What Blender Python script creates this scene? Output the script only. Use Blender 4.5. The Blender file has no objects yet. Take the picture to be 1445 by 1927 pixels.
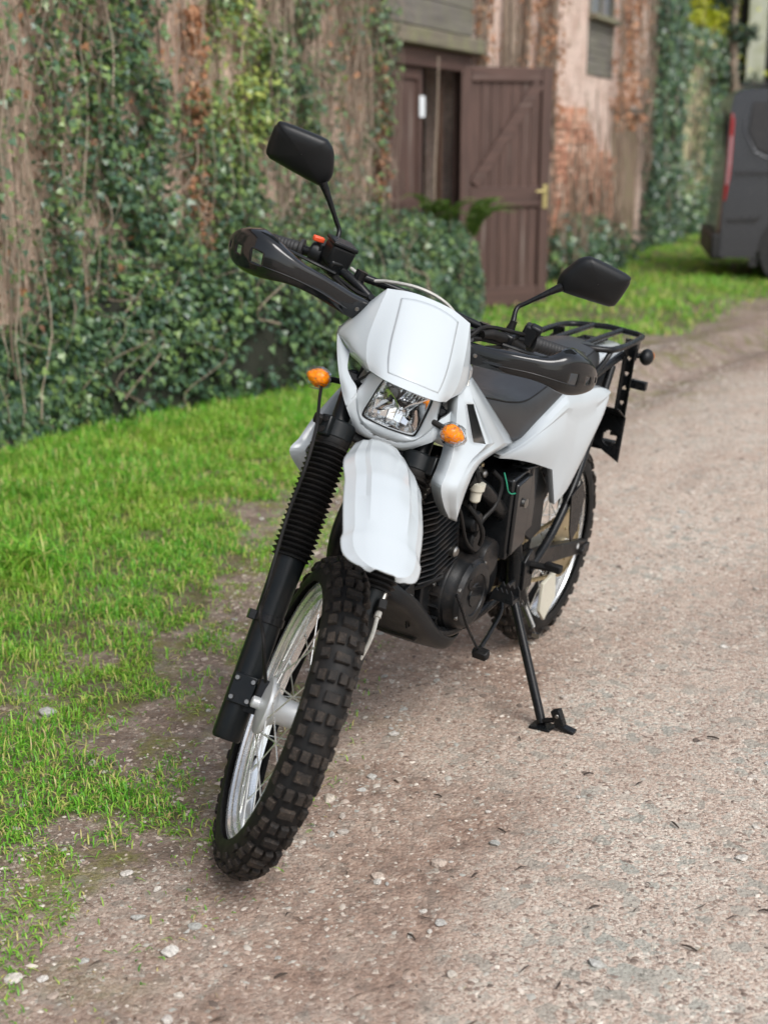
import bpy, math, random
import numpy as np
from mathutils import Matrix, Vector

random.seed(7)
rng = np.random.default_rng(11)
scene = bpy.context.scene
col = scene.collection

# ------------------------------------------------------------------ camera
cam_d = bpy.data.cameras.new("camera")
cam_d.sensor_fit = 'VERTICAL'
cam_d.sensor_height = 24.0
cam_d.lens = 31.871
cam_d.clip_start = 0.05
cam_d.clip_end = 1000.0
cam_d.dof.use_dof = True
cam_d.dof.focus_distance = 2.95
cam_d.dof.aperture_fstop = 1.95
cam = bpy.data.objects.new("camera", cam_d)
cam.location = (0.0, 0.0, 1.4085)
cam.rotation_euler = (math.radians(90.0 - 15.253), 0.0, 0.0)
col.objects.link(cam)
scene.camera = cam

# ------------------------------------------------------------------ sky and sun (bright overcast)
SUN_EL, SUN_AZ = 50.0, 142.0          # azimuth from +Y clockwise: behind the camera, to the right
world = bpy.data.worlds.new("World")
scene.world = world
world.use_nodes = True
wn = world.node_tree
wn.nodes.clear()
sky = wn.nodes.new("ShaderNodeTexSky")
sky.sky_type = 'NISHITA'
sky.sun_disc = False
sky.sun_elevation = math.radians(SUN_EL)
sky.sun_rotation = math.radians(SUN_AZ)
sky.air_density = 1.0
sky.dust_density = 3.0
sky.ozone_density = 1.0
hs = wn.nodes.new("ShaderNodeHueSaturation")
hs.inputs["Saturation"].default_value = 0.50
bg = wn.nodes.new("ShaderNodeBackground")
bg.inputs["Strength"].default_value = 0.125
wo = wn.nodes.new("ShaderNodeOutputWorld")
wn.links.new(sky.outputs[0], hs.inputs["Color"])
wn.links.new(hs.outputs[0], bg.inputs["Color"])
wn.links.new(bg.outputs[0], wo.inputs["Surface"])
sun_d = bpy.data.lights.new("sun", 'SUN')
sun_d.energy = 1.5
sun_d.angle = math.radians(32.0)
sun_d.color = (1.0, 0.985, 0.965)
sun = bpy.data.objects.new("sun", sun_d)
_az, _el = math.radians(SUN_AZ), math.radians(SUN_EL)
_d = Vector((math.sin(_az) * math.cos(_el), math.cos(_az) * math.cos(_el), math.sin(_el)))
sun.rotation_euler = _d.to_track_quat('Z', 'Y').to_euler()
sun.location = _d * 30
col.objects.link(sun)
scene.view_settings.view_transform = 'Standard'
scene.view_settings.look = 'None'
scene.view_settings.gamma = 1.0
scene.view_settings.use_curve_mapping = False
scene.view_settings.exposure = 0.70
scene.cycles.use_denoising = True
scene.cycles.max_bounces = 8
scene.cycles.transparent_max_bounces = 16

# ------------------------------------------------------------------ helpers
def tag(o, label=None, cat=None, group=None, kind=None):
    if label: o["label"] = label
    if cat: o["category"] = cat
    if group: o["group"] = group
    if kind: o["kind"] = kind
    return o

def empty(name, loc=(0, 0, 0), parent=None):
    o = bpy.data.objects.new(name, None)
    o.empty_display_size = 0.1
    o.location = loc
    col.objects.link(o)
    if parent: o.parent = parent
    return o

def mesh_np(name, verts, faces_flat, loop_tot, mat, parent=None, smooth=False, attrs=None):
    """fast mesh from numpy: verts (n,3), flat loop indices, verts per face"""
    me = bpy.data.meshes.new(name)
    v = np.ascontiguousarray(verts, dtype=np.float32)
    f = np.ascontiguousarray(faces_flat, dtype=np.int32).ravel()
    lt = np.ascontiguousarray(loop_tot, dtype=np.int32)
    me.vertices.add(len(v)); me.vertices.foreach_set("co", v.ravel())
    me.loops.add(len(f)); me.loops.foreach_set("vertex_index", f)
    ls = np.zeros(len(lt), np.int32); ls[1:] = np.cumsum(lt)[:-1]
    me.polygons.add(len(lt)); me.polygons.foreach_set("loop_start", ls)
    me.polygons.foreach_set("loop_total", lt)
    if smooth: me.polygons.foreach_set("use_smooth", np.ones(len(lt), bool))
    if attrs:
        for k, a in attrs.items():
            at = me.attributes.new(k, 'FLOAT', 'POINT')
            at.data.foreach_set("value", np.ascontiguousarray(a, dtype=np.float32))
    me.update(calc_edges=True)
    if mat: me.materials.append(mat)
    o = bpy.data.objects.new(name, me)
    col.objects.link(o)
    if parent: o.parent = parent
    return o

def V(*a): return np.array(a, float)

def unit(v):
    v = np.asarray(v, float); n = np.linalg.norm(v)
    return v / n if n > 1e-12 else v

def catmull(pts, n):
    """n+1 points along a Catmull-Rom curve through pts"""
    P = np.asarray(pts, float)
    if len(P) == 2: 
        t = np.linspace(0, 1, n + 1)[:, None]; return P[0] * (1 - t) + P[1] * t
    Q = np.vstack([2 * P[0] - P[1], P, 2 * P[-1] - P[-2]])
    out = []
    m = len(P) - 1
    for t in np.linspace(0, m, n + 1):
        i = min(int(t), m - 1); u = t - i
        a, b, c, d = Q[i], Q[i + 1], Q[i + 2], Q[i + 3]
        out.append(0.5 * (2 * b + (c - a) * u + (2 * a - 5 * b + 4 * c - d) * u * u + (3 * b - a - 3 * c + d) * u ** 3))
    return np.array(out)

def loft(ctrl, nr, nc):
    C = np.asarray(ctrl, float)
    rows = np.stack([catmull(C[i], nc) for i in range(C.shape[0])])
    return np.stack([catmull(rows[:, j], nr) for j in range(rows.shape[1])], axis=1)

class MB:
    fit = None      # optional fine adjustment of the points of a sub-assembly
    def __init__(s): s.v = []; s.f = []
    def add(s, verts, faces):
        b = len(s.v); s.v += [tuple(float(c) for c in p) for p in verts]
        s.f += [tuple(b + i for i in f) for f in faces]; return s
    def box(s, c, size, R=None, taper=1.0):
        x, y, z = [k / 2 for k in size]; R = np.eye(3) if R is None else np.asarray(R)
        P = [(-x, -y, -z), (x, -y, -z), (x, y, -z), (-x, y, -z)] + [(-x * taper, -y * taper, z), (x * taper, -y * taper, z), (x * taper, y * taper, z), (-x * taper, y * taper, z)]
        P = [np.asarray(c, float) + R @ np.array(p) for p in P]
        return s.add(P, [(0, 3, 2, 1), (4, 5, 6, 7), (0, 1, 5, 4), (1, 2, 6, 5), (2, 3, 7, 6), (3, 0, 4, 7)])
    def tube(s, path, r, n=10, caps=True, flat=None):
        P = np.asarray(path, float); m = len(P)
        r = np.full(m, r, float) if np.isscalar(r) else np.asarray(r, float)
        if len(r) != m: r = np.interp(np.linspace(0, 1, m), np.linspace(0, 1, len(r)), r)
        t = np.gradient(P, axis=0); t /= np.maximum(np.linalg.norm(t, axis=1)[:, None], 1e-9)
        a = np.array([0, 0, 1.]) if abs(t[0][2]) < .9 else np.array([1., 0, 0])
        x = unit(np.cross(t[0], a)); vs = []
        for i in range(m):
            x = unit(x - t[i] * (x @ t[i])); y = np.cross(t[i], x)
            for k in range(n):
                q = 2 * math.pi * k / n
                vs.append(P[i] + r[i] * (math.cos(q) * x + math.sin(q) * y * (flat or 1.0)))
        fs = [(i * n + k, i * n + (k + 1) % n, (i + 1) * n + (k + 1) % n, (i + 1) * n + k) for i in range(m - 1) for k in range(n)]
        if caps: fs += [tuple(range(n - 1, -1, -1)), tuple((m - 1) * n + k for k in range(n))]
        return s.add(vs, fs)
    def lathe(s, prof, o, axis, n=32, closed=False, caps=True):
        """prof: list of (radius, height along axis)"""
        o = np.asarray(o, float); ax = unit(axis)
        a = np.array([0, 0, 1.]) if abs(ax[2]) < .9 else np.array([1., 0, 0])
        x = unit(np.cross(ax, a)); y = np.cross(ax, x); m = len(prof); vs = []
        for r, h in prof:
            for k in range(n):
                q = 2 * math.pi * k / n
                vs.append(o + ax * h + r * (math.cos(q) * x + math.sin(q) * y))
        mm = m if closed else m - 1
        fs = [(i * n + k, i * n + (k + 1) % n, ((i + 1) % m) * n + (k + 1) % n, ((i + 1) % m) * n + k) for i in range(mm) for k in range(n)]
        if caps and not closed: fs += [tuple(range(n - 1, -1, -1)), tuple((m - 1) * n + k for k in range(n))]
        return s.add(vs, fs)
    def grid(s, G, keep=None):
        G = np.asarray(G, float); a, b = G.shape[:2]
        fs = [(i * b + j, i * b + j + 1, (i + 1) * b + j + 1, (i + 1) * b + j) for i in range(a - 1) for j in range(b - 1) if keep is None or keep(i, j)]
        return s.add(G.reshape(-1, 3), fs)
    def prism(s, poly, o, ex, ey, en, t):
        """polygon (2d) in plane o+ex*u+ey*v, extruded from -t/2 to t/2 along en"""
        o, ex, ey, en = [np.asarray(k, float) for k in (o, ex, ey, en)]; n = len(poly)
        A = [o + ex * u + ey * v - en * t / 2 for u, v in poly]; B = [o + ex * u + ey * v + en * t / 2 for u, v in poly]
        return s.add(A + B, [tuple(range(n - 1, -1, -1)), tuple(range(n, 2 * n))] + [(i, (i + 1) % n, n + (i + 1) % n, n + i) for i in range(n)])
    def sphere(s, c, r, n=16, m=10, R=None):
        c = np.asarray(c, float); r = np.asarray(r, float) * np.ones(3); R = np.eye(3) if R is None else np.asarray(R); vs = []
        for i in range(m + 1):
            th = math.pi * i / m
            for k in range(n):
                q = 2 * math.pi * k / n
                vs.append(c + R @ (r * np.array([math.sin(th) * math.cos(q), math.sin(th) * math.sin(q), math.cos(th)])))
        fs = [(i * n + k, (i + 1) * n + k, (i + 1) * n + (k + 1) % n, i * n + (k + 1) % n) for i in range(m) for k in range(n)]
        return s.add(vs, fs)
    def mesh(s, name, mat, sharp=32, merge=False):
        me = bpy.data.meshes.new(name)
        vv = s.v if MB.fit is None else [tuple(MB.fit(p)) for p in s.v]
        me.from_pydata(vv, [], s.f); me.update()
        if merge:
            import bmesh
            bm = bmesh.new(); bm.from_mesh(me); bmesh.ops.remove_doubles(bm, verts=bm.verts, dist=0.0006)
            bmesh.ops.recalc_face_normals(bm, faces=bm.faces); bm.to_mesh(me); bm.free()
        if sharp is not None:
            me.polygons.foreach_set("use_smooth", np.ones(len(me.polygons), bool))
            me.set_sharp_from_angle(angle=math.radians(sharp))
        me.materials.append(mat)
        return me
    def build(s, name, mat, parent=None, sharp=32, bevel=0, solid=0, sub=0, mtx=None, merge=False, offset=-1.0, seg=2):
        o = bpy.data.objects.new(name, s.mesh(name, mat, sharp, merge)); col.objects.link(o)
        if parent: o.parent = parent
        if mtx is not None: o.matrix_basis = mtx
        if solid:
            m = o.modifiers.new("solid", 'SOLIDIFY'); m.thickness = solid; m.offset = offset
        if bevel:
            m = o.modifiers.new("bevel", 'BEVEL'); m.width = bevel; m.segments = seg; m.limit_method = 'ANGLE'; m.angle_limit = math.radians(40)
            m.harden_normals = False
        if sub:
            m = o.modifiers.new("sub", 'SUBSURF'); m.levels = sub; m.render_levels = sub
        return o

def rotz(a): c, s = math.cos(a), math.sin(a); return np.array([[c, -s, 0], [s, c, 0], [0, 0, 1.]])
def roty(a): c, s = math.cos(a), math.sin(a); return np.array([[c, 0, s], [0, 1., 0], [-s, 0, c]])
def rotx(a): c, s = math.cos(a), math.sin(a); return np.array([[1., 0, 0], [0, c, -s], [0, s, c]])
def frame(d, up=(0, 0, 1)):
    """rotation whose x column is d, z column near up"""
    x = unit(d); y = unit(np.cross(up, x)); z = np.cross(x, y); return np.stack([x, y, z], 1)

def vnoise(x, y, seed=0):
    """value noise, vectorised, about 0..1"""
    x = np.asarray(x, float); y = np.asarray(y, float)
    xi = np.floor(x).astype(np.int64); yi = np.floor(y).astype(np.int64); fx = x - xi; fy = y - yi
    fx = fx * fx * (3 - 2 * fx); fy = fy * fy * (3 - 2 * fy)
    def h(a, b):
        n = (a * 374761393 + b * 668265263 + seed * 1442695041) & 0x7fffffff
        n = ((n ^ (n >> 13)) * 1274126177) & 0x7fffffff
        return ((n ^ (n >> 16)) & 0xffff) / 65535.0
    return (h(xi, yi) * (1 - fx) + h(xi + 1, yi) * fx) * (1 - fy) + (h(xi, yi + 1) * (1 - fx) + h(xi + 1, yi + 1) * fx) * fy
def fbm(x, y, seed=0, o=4):
    s = 0; a = .5; t = 0
    for k in range(o):
        s = s + a * vnoise(x * 2 ** k, y * 2 ** k, seed + k * 17); t += a; a *= .5
    return s / t

# ------------------------------------------------------------------ materials
def mat_new(name):
    m = bpy.data.materials.new(name); m.use_nodes = True
    nt = m.node_tree; p = nt.nodes["Principled BSDF"]; return m, nt, p
def nd(nt, t, **kw):
    n = nt.nodes.new(t)
    for k, v in kw.items(): setattr(n, k, v)
    return n
def ramp(nt, fac, stops, interp='LINEAR'):
    r = nd(nt, "ShaderNodeValToRGB"); e = r.color_ramp.elements; r.color_ramp.interpolation = interp
    while len(e) > 1: e.remove(e[-1])
    for i, (p, c) in enumerate(stops):
        k = e[0] if i == 0 else e.new(p); k.position = p
        k.color = (c, c, c, 1) if np.isscalar(c) else (*c, 1)
    if fac is not None: nt.links.new(fac, r.inputs[0])
    return r.outputs[0]
def noise(nt, vec, scale, detail=4, rough=.55, dist=0):
    n = nd(nt, "ShaderNodeTexNoise"); n.inputs["Scale"].default_value = scale; n.inputs["Detail"].default_value = detail
    n.inputs["Roughness"].default_value = rough; n.inputs["Distortion"].default_value = dist
    if vec is not None: nt.links.new(vec, n.inputs["Vector"])
    return n.outputs[0]
def mix(nt, fac, a, b, mode='MIX'):
    n = nd(nt, "ShaderNodeMix"); n.data_type = 'RGBA'; n.blend_type = mode
    for sock, val in ((n.inputs[0], fac), (n.inputs[6], a), (n.inputs[7], b)):
        if hasattr(val, "links"): nt.links.new(val, sock)
        elif np.isscalar(val): sock.default_value = val
        else: sock.default_value = (*val, 1)
    return n.outputs[2]
def math_n(nt, op, a, b=0.0):
    n = nd(nt, "ShaderNodeMath"); n.operation = op
    for sock, val in ((n.inputs[0], a), (n.inputs[1], b)):
        if hasattr(val, "links"): nt.links.new(val, sock)
        else: sock.default_value = val
    return n.outputs[0]
def bump(nt, p, h, strength=.3, dist=.01):
    b = nd(nt, "ShaderNodeBump"); b.inputs["Strength"].default_value = strength; b.inputs["Distance"].default_value = dist
    nt.links.new(h, b.inputs["Height"]); nt.links.new(b.outputs[0], p.inputs["Normal"]); return b
def objco(nt): return nd(nt, "ShaderNodeTexCoord").outputs["Object"]
def wpos(nt): return nd(nt, "ShaderNodeNewGeometry").outputs["Position"]
def island(nt): return nd(nt, "ShaderNodeNewGeometry").outputs["Random Per Island"]
def objrand(nt): return nd(nt, "ShaderNodeObjectInfo").outputs["Random"]

def simple(name, c, rough=.5, metal=0.0, var=.12, vs=9.0, rvar=.12, bmp=0.0, bs=200.0, coat=0.0, spec=.5, dirt=0.0, dirtc=(.13, .095, .07)):
    """plain finish with slight tonal and gloss variation, optional dust"""
    m, nt, p = mat_new(name); co = objco(nt)
    n = noise(nt, co, vs, 5, .6)
    c = np.array(c)
    base = ramp(nt, n, [(.25, tuple(c * (1 - var))), (.75, tuple(np.minimum(c * (1 + var), 1)))])
    if dirt:
        dn = noise(nt, co, 22.0, 8, .7)
        base = mix(nt, ramp(nt, dn, [(.48, 0.0), (.75, dirt)]), base, dirtc)
    nt.links.new(base, p.inputs["Base Color"])
    rn = noise(nt, co, vs * 3.3, 4)
    nt.links.new(ramp(nt, rn, [(.2, max(rough - rvar, .02)), (.8, min(rough + rvar, 1))]), p.inputs["Roughness"])
    p.inputs["Metallic"].default_value = metal
    p.inputs["Specular IOR Level"].default_value = spec
    if coat: p.inputs["Coat Weight"].default_value = coat; p.inputs["Coat Roughness"].default_value = .12
    if bmp: bump(nt, p, noise(nt, co, bs, 3), bmp, .002)
    return m

M = {}
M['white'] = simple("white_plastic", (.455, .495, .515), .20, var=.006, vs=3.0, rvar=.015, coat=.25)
M['gloss_black'] = simple("gloss_black_plastic", (.009, .010, .011), .09, var=.1, vs=3.0, rvar=.02)
M['matte_black'] = simple("matte_black_plastic", (.008, .009, .010), .40, var=.15, bmp=.10, bs=900, rvar=.06, spec=.26)
M['engine_black'] = simple("black_engine_paint", (.008, .009, .010), .33, var=.25, rvar=.10, spec=.24, bmp=.08, bs=500, dirt=.22)
M['frame_black'] = simple("black_frame_paint", (.006, .007, .008), .28, var=.2, rvar=.08, dirt=.08, spec=.24)
M['fork_black'] = simple("satin_black_fork", (.006, .008, .009), .33, var=.15, rvar=.06, dirt=.05, spec=.24)
M['rubber'] = simple("black_rubber", (.008, .008, .008), .50, var=.2, dirt=.08, spec=.22)
M['tyre'] = simple("tyre_rubber", (.011, .011, .011), .62, var=.25, spec=.2, dirt=.20, dirtc=(.07, .052, .04), bmp=.1, bs=300)
M['alu'] = simple("satin_aluminium", (.88, .90, .90), .24, .75, var=.06, rvar=.10, dirt=.10)
M['hub'] = simple("painted_silver_hub", (.62, .64, .64), .36, .35, var=.05, rvar=.08, dirt=.08)
M['steel'] = simple("bright_steel", (.70, .71, .69), .30, .75, var=.1)
M['zinc'] = simple("zinc_bolt", (.26, .255, .24), .38, 1.0, var=.2)
M['gold'] = simple("passivated_sprocket", (.50, .42, .26), .40, .9, var=.15, dirt=.2)
M['seat'] = simple("grey_black_vinyl", (.024, .025, .027), .33, var=.10, bmp=.2, bs=700, rvar=.06)
M['grip'] = simple("soft_rubber_grip", (.016, .016, .017), .6)
M['orange'] = simple("orange_switch", (.75, .09, .03), .4, var=.05)
M['hose'] = simple("braided_hose", (.44, .43, .39), .42, .35, var=.2, vs=60)
M['clear_white'] = simple("milky_plastic", (.55, .53, .44), .35, var=.08)
M['bulb'] = simple("bulb_cap", (.12, .12, .12), .3, .6)
def m_tread():
    m, nt, p = mat_new("muddy_tread"); co = objco(nt)
    n = noise(nt, co, 260.0, 6, .7); n2 = noise(nt, co, 30.0, 5, .65)
    mud = ramp(nt, n, [(.3, (.020, .017, .014)), (.52, (.055, .042, .032)), (.66, (.14, .105, .08)), (.8, (.34, .27, .21))])
    f = ramp(nt, n2, [(.40, .10), (.65, .70)])
    nt.links.new(mix(nt, f, (.011, .011, .011), mud), p.inputs["Base Color"])
    p.inputs["Roughness"].default_value = .75; p.inputs["Specular IOR Level"].default_value = .25
    bump(nt, p, n, .5, .003); return m
M['tread'] = m_tread()
def m_amber():
    m, nt, p = mat_new("amber_lens"); co = objco(nt)
    w = nd(nt, "ShaderNodeTexVoronoi"); w.inputs["Scale"].default_value = 120; nt.links.new(co, w.inputs["Vector"])
    nt.links.new(ramp(nt, w.outputs[0], [(0, (.92, .34, .004)), (.6, (.80, .20, .002))]), p.inputs["Base Color"])
    p.inputs["Roughness"].default_value = .22; p.inputs["Specular IOR Level"].default_value = .35
    bump(nt, p, w.outputs[0], .25, .004); return m
M['amber'] = m_amber()
def m_film(name, tint, rough, wr, ior=1.5):
    """thin clear sheet: fresnel mix of clear and gloss"""
    m = bpy.data.materials.new(name); m.use_nodes = True; nt = m.node_tree; nt.nodes.clear()
    o = nd(nt, "ShaderNodeOutputMaterial"); t = nd(nt, "ShaderNodeBsdfTransparent"); g = nd(nt, "ShaderNodeBsdfGlossy"); mx = nd(nt, "ShaderNodeMixShader")
    fr = nd(nt, "ShaderNodeFresnel"); fr.inputs[0].default_value = ior
    t.inputs[0].default_value = (*tint, 1); g.inputs["Roughness"].default_value = rough
    if wr:
        b = nd(nt, "ShaderNodeBump"); b.inputs["Strength"].default_value = wr; b.inputs["Distance"].default_value = .01
        n = noise(nt, objco(nt), 60.0, 3, .6, 1.0); nt.links.new(n, b.inputs["Height"]); nt.links.new(b.outputs[0], g.inputs["Normal"]); nt.links.new(b.outputs[0], fr.inputs["Normal"])
    nt.links.new(fr.outputs[0], mx.inputs[0]); nt.links.new(t.outputs[0], mx.inputs[1]); nt.links.new(g.outputs[0], mx.inputs[2]); nt.links.new(mx.outputs[0], o.inputs[0])
    return m
M['lens'] = m_film("headlight_lens", (.97, .98, .98), .03, .05)
M['wrap'] = m_film("clear_wrap", (.97, .97, .97), .10, .9, 1.12)
def m_reflector():
    m, nt, p = mat_new("headlight_reflector"); co = objco(nt)
    p.inputs["Base Color"].default_value = (.82, .83, .84, 1); p.inputs["Metallic"].default_value = 1.0; p.inputs["Roughness"].default_value = .10
    bump(nt, p, noise(nt, co, 55.0, 2, .5, .6), .12, .01); return m
M['reflector'] = m_reflector()
# ================================================================== setting
U = np.array([.385, .923, 0.]); U /= np.linalg.norm(U); NW = np.array([U[1], -U[0], 0.])   # along the barn wall, out of the wall
W0 = np.array([-1.745, 6.024, 0.])
BARN = Matrix(((U[0], -NW[0], 0, W0[0]), (U[1], -NW[1], 0, W0[1]), (0, 0, 1, 0), (0, 0, 0, 1)))    # local x along the wall, -y outwards
def WPn(u, d, z): return W0 + np.multiply.outer(u, U) + np.multiply.outer(d, NW) + np.multiply.outer(z, np.array([0, 0, 1.]))

# ---------------------------------------------------------------- ground
EDGE = np.array([(-1.2, .5), (-.95, 1.5), (-.76, 2.0), (-.66, 2.3), (-.50, 2.6), (-.40, 2.9), (-.33, 3.5), (-.24, 4.2), (-.15, 5.0), (.15, 6.2), (.65, 7.6), (1.35, 9.0), (2.0, 9.9), (3.5, 12.5), (5.2, 14.6), (9, 17.5), (30, 26), (200, 120)])
def edge_dist(x, y):
    """signed distance to the track edge, positive on the grass (wall) side"""
    best = np.full(np.shape(x), 1e9); sgn = np.ones(np.shape(x))
    for a, b in zip(EDGE[:-1], EDGE[1:]):
        d = b - a; t = np.clip(((x - a[0]) * d[0] + (y - a[1]) * d[1]) / (d @ d), 0, 1)
        qx, qy = x - (a[0] + t * d[0]), y - (a[1] + t * d[1]); r = np.hypot(qx, qy)
        s = np.where(d[0] * qy - d[1] * qx > 0, 1, -1)
        m = r < best; best = np.where(m, r, best); sgn = np.where(m, s, sgn)
    return best * sgn
def sstep(a, b, x): t = np.clip((x - a) / (b - a), 0, 1); return t * t * (3 - 2 * t)
def grassiness(x, y):
    e = edge_dist(x, y); n = fbm(x * 2.3 + 5, y * 2.3, 3) - .5; n2 = fbm(x * 7, y * 7, 9) - .5
    k = np.clip(1 - (y - 2) / 12, .35, 1)
    g = sstep(-.10, .34, e - .07 + n * 1.25 * k + n2 * .55)
    g = g * (1 - .85 * sstep(.56, .40, fbm(x * 3.1 + 9, y * 3.1, 12)) * sstep(1.0, .25, e) * sstep(7.5, 4.5, y))
    # worn earth between the verge and the front wheel
    w = np.exp(-(((x + .62) / .42) ** 2 + ((y - 3.05) / .20) ** 2)) + .50 * np.exp(-(((x + .42) / .26) ** 2 + ((y - 4.35) / .75) ** 2)) + .7 * np.exp(-(((x + .78) / .22) ** 2 + ((y - 3.65) / .22) ** 2)) + .9 * np.exp(-(((x + .50) / .30) ** 2 + ((y - 2.28) / .16) ** 2))
    return np.clip(g - w * (.55 + n * .9), 0, 1)
def mudness(x, y):
    e = edge_dist(x, y); n = fbm(x * 1.7, y * 1.7, 21) - .5
    m = sstep(-.95, -.05, e + n * .9) + .70 * sstep(.46, .68, fbm((x * .91 - y * .41) * 2.2 + 3, (x * .41 + y * .91) * .6, 33))
    rut = np.exp(-((edge_dist(x, y) + .60 + .2 * np.sin(y * .7)) / .50) ** 2) * sstep(6.0, 8, y)
    ub = .75 * np.exp(-(((x - .12) / .45) ** 2 + ((y - 3.2) / .75) ** 2)) * sstep(.40, .58, fbm(x * 3, y * 3, 35))
    return np.clip(m + 1.2 * rut + ub, 0, 1)
def soilness(x, y):
    e = edge_dist(x, y); return sstep(-.44, .02, e + (fbm(x * 2.6, y * 2.6, 36) - .5) * .8) + 1.0 * np.exp(-((e + .60) / .45) ** 2) * sstep(6.0, 8.0, y) * (.4 + .9 * fbm(x * 3, y * 3, 37))
def height(x, y):
    e = edge_dist(x, y); near = np.exp(-((x - .05) ** 2 + (y - 3.1) ** 2) / 1.4)
    h = (fbm(x * .9, y * .9, 51) - .5) * .05 + (fbm(x * 4, y * 4, 52) - .5) * .022 + (fbm(x * 16, y * 16, 53, 2) - .5) * .007
    h = h * (1 - .85 * near) + .03 * sstep(.1, .9, e) * sstep(3.5, 5, y)
    h += sstep(6.0, 9, y) * ((fbm(x * 1.3, y * 1.3, 57) - .5) * .12 - .07 * np.exp(-((e + .65) / .16) ** 2) + .05 * np.exp(-((e + .35) / .15) ** 2))
    return h * sstep(0, 1, 1.0) * np.exp(-np.maximum(0, np.hypot(x, y) - 60) / 40)
def axis(lo, a, b, hi, step, g):
    v = list(np.arange(a, b, step)); s = step; x = v[-1]
    while x < hi: s *= g; x += s; v.append(min(x, hi))
    s = step; x = v[0]; pre = []
    while x > lo: s *= g; x -= s; pre.append(max(x, lo))
    return np.array(pre[::-1] + v)
gx = axis(-260, -1.9, 2.2, 260, .022, 1.07); gy = axis(-120, 1.5, 6.6, 320, .022, 1.05)
X, Y = np.meshgrid(gx, gy, indexing='ij'); Z = height(X, Y); GR = grassiness(X, Y); MU = mudness(X, Y); SO = np.clip(soilness(X, Y), 0, 1)
na, nb = X.shape; idx = np.arange(na * nb).reshape(na, nb)
quads = np.stack([idx[:-1, :-1], idx[1:, :-1], idx[1:, 1:], idx[:-1, 1:]], -1).reshape(-1, 4)
gm = edge_dist((X[:-1, :-1] + X[1:, 1:]) / 2, (Y[:-1, :-1] + Y[1:, 1:]) / 2).ravel() > 0
def m_ground():
    m, nt, p = mat_new("track_and_verge"); co = wpos(nt)
    ag = nd(nt, "ShaderNodeAttribute", attribute_name="grass"); am = nd(nt, "ShaderNodeAttribute", attribute_name="mud"); aso = nd(nt, "ShaderNodeAttribute", attribute_name="soil")
    v1 = nd(nt, "ShaderNodeTexVoronoi"); v1.inputs["Scale"].default_value = 105; v1.inputs["Randomness"].default_value = 1
    wob = noise(nt, co, 35, 3, .6); add = nd(nt, "ShaderNodeVectorMath"); add.operation = 'MULTIPLY_ADD'
    wv = nd(nt, "ShaderNodeTexNoise"); wv.inputs["Scale"].default_value = 40; nt.links.new(co, wv.inputs["Vector"])
    nt.links.new(wv.outputs[1], add.inputs[0]); add.inputs[1].default_value = (.007, .007, .0); nt.links.new(co, add.inputs[2])
    nt.links.new(add.outputs[0], v1.inputs["Vector"])
    v2 = nd(nt, "ShaderNodeTexVoronoi"); v2.inputs["Scale"].default_value = 33; nt.links.new(add.outputs[0], v2.inputs["Vector"])
    v3 = nd(nt, "ShaderNodeTexVoronoi"); v3.inputs["Scale"].default_value = 330; nt.links.new(add.outputs[0], v3.inputs["Vector"])
    sx = nd(nt, "ShaderNodeSeparateColor"); nt.links.new(v1.outputs["Color"], sx.inputs[0])
    sx2 = nd(nt, "ShaderNodeSeparateColor"); nt.links.new(v2.outputs["Color"], sx2.inputs[0])
    sx3 = nd(nt, "ShaderNodeSeparateColor"); nt.links.new(v3.outputs["Color"], sx3.inputs[0])
    grit = ramp(nt, sx3.outputs[0], [(0, (.28, .205, .16)), (.3, (.55, .435, .36)), (.65, (.72, .61, .52)), (.9, (.88, .81, .71))])
    chip = ramp(nt, sx.outputs[0], [(0, (.19, .145, .12)), (.22, (.57, .455, .38)), (.55, (.75, .65, .56)), (.78, (.46, .465, .41)), (.9, (.80, .72, .61)), (1, (.88, .84, .75))])
    slab = ramp(nt, sx2.outputs[0], [(0, (.38, .385, .34)), (.5, (.46, .47, .42)), (1, (.58, .53, .46))])
    c = mix(nt, ramp(nt, sx.outputs[1], [(.42, 0.0), (.50, 1.0)]), grit, chip)
    c = mix(nt, ramp(nt, sx2.outputs[1], [(.83, 0.0), (.85, .85)]), c, slab)
    # dark brown specks, fine and then coarser, scattered by noise
    dn = noise(nt, co, 170, 6, .75)
    c = mix(nt, ramp(nt, dn, [(.54, 0.0), (.63, .85)]), c, (.10, .07, .053))
    dn2 = noise(nt, co, 55, 6, .75)
    c = mix(nt, ramp(nt, dn2, [(.61, 0.0), (.71, .7)]), c, (.10, .07, .053))
    big = noise(nt, co, 3.0, 5, .6)
    c = mix(nt, ramp(nt, big, [(.38, .0), (.68, .45)]), c, (.47, .335, .26))
    c = mix(nt, 1.0, c, (.80, .79, .775), 'MULTIPLY')
    mudc = ramp(nt, noise(nt, co, 28, 7, .65), [(.30, (.115, .075, .057)), (.5, (.235, .155, .115)), (.72, (.42, .30, .23))])
    wet = ramp(nt, noise(nt, co, 40, 7, .7), [(.3, (.050, .035, .027)), (.55, (.105, .072, .054)), (.75, (.20, .15, .105))])
    mudc = mix(nt, math_n(nt, 'MULTIPLY', aso.outputs["Fac"], .85), mudc, wet)
    mf = math_n(nt, 'MULTIPLY', am.outputs["Fac"], ramp(nt, noise(nt, co, 9, 5, .65), [(.30, .55), (.62, 1.0)]))
    keep = ramp(nt, sx.outputs[2], [(.90, 0.0), (.93, .8)])
    mf2 = math_n(nt, 'MULTIPLY', mf, math_n(nt, 'SUBTRACT', 1.0, keep))
    c = mix(nt, math_n(nt, 'MULTIPLY', mf2, .90), c, mudc)
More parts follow.
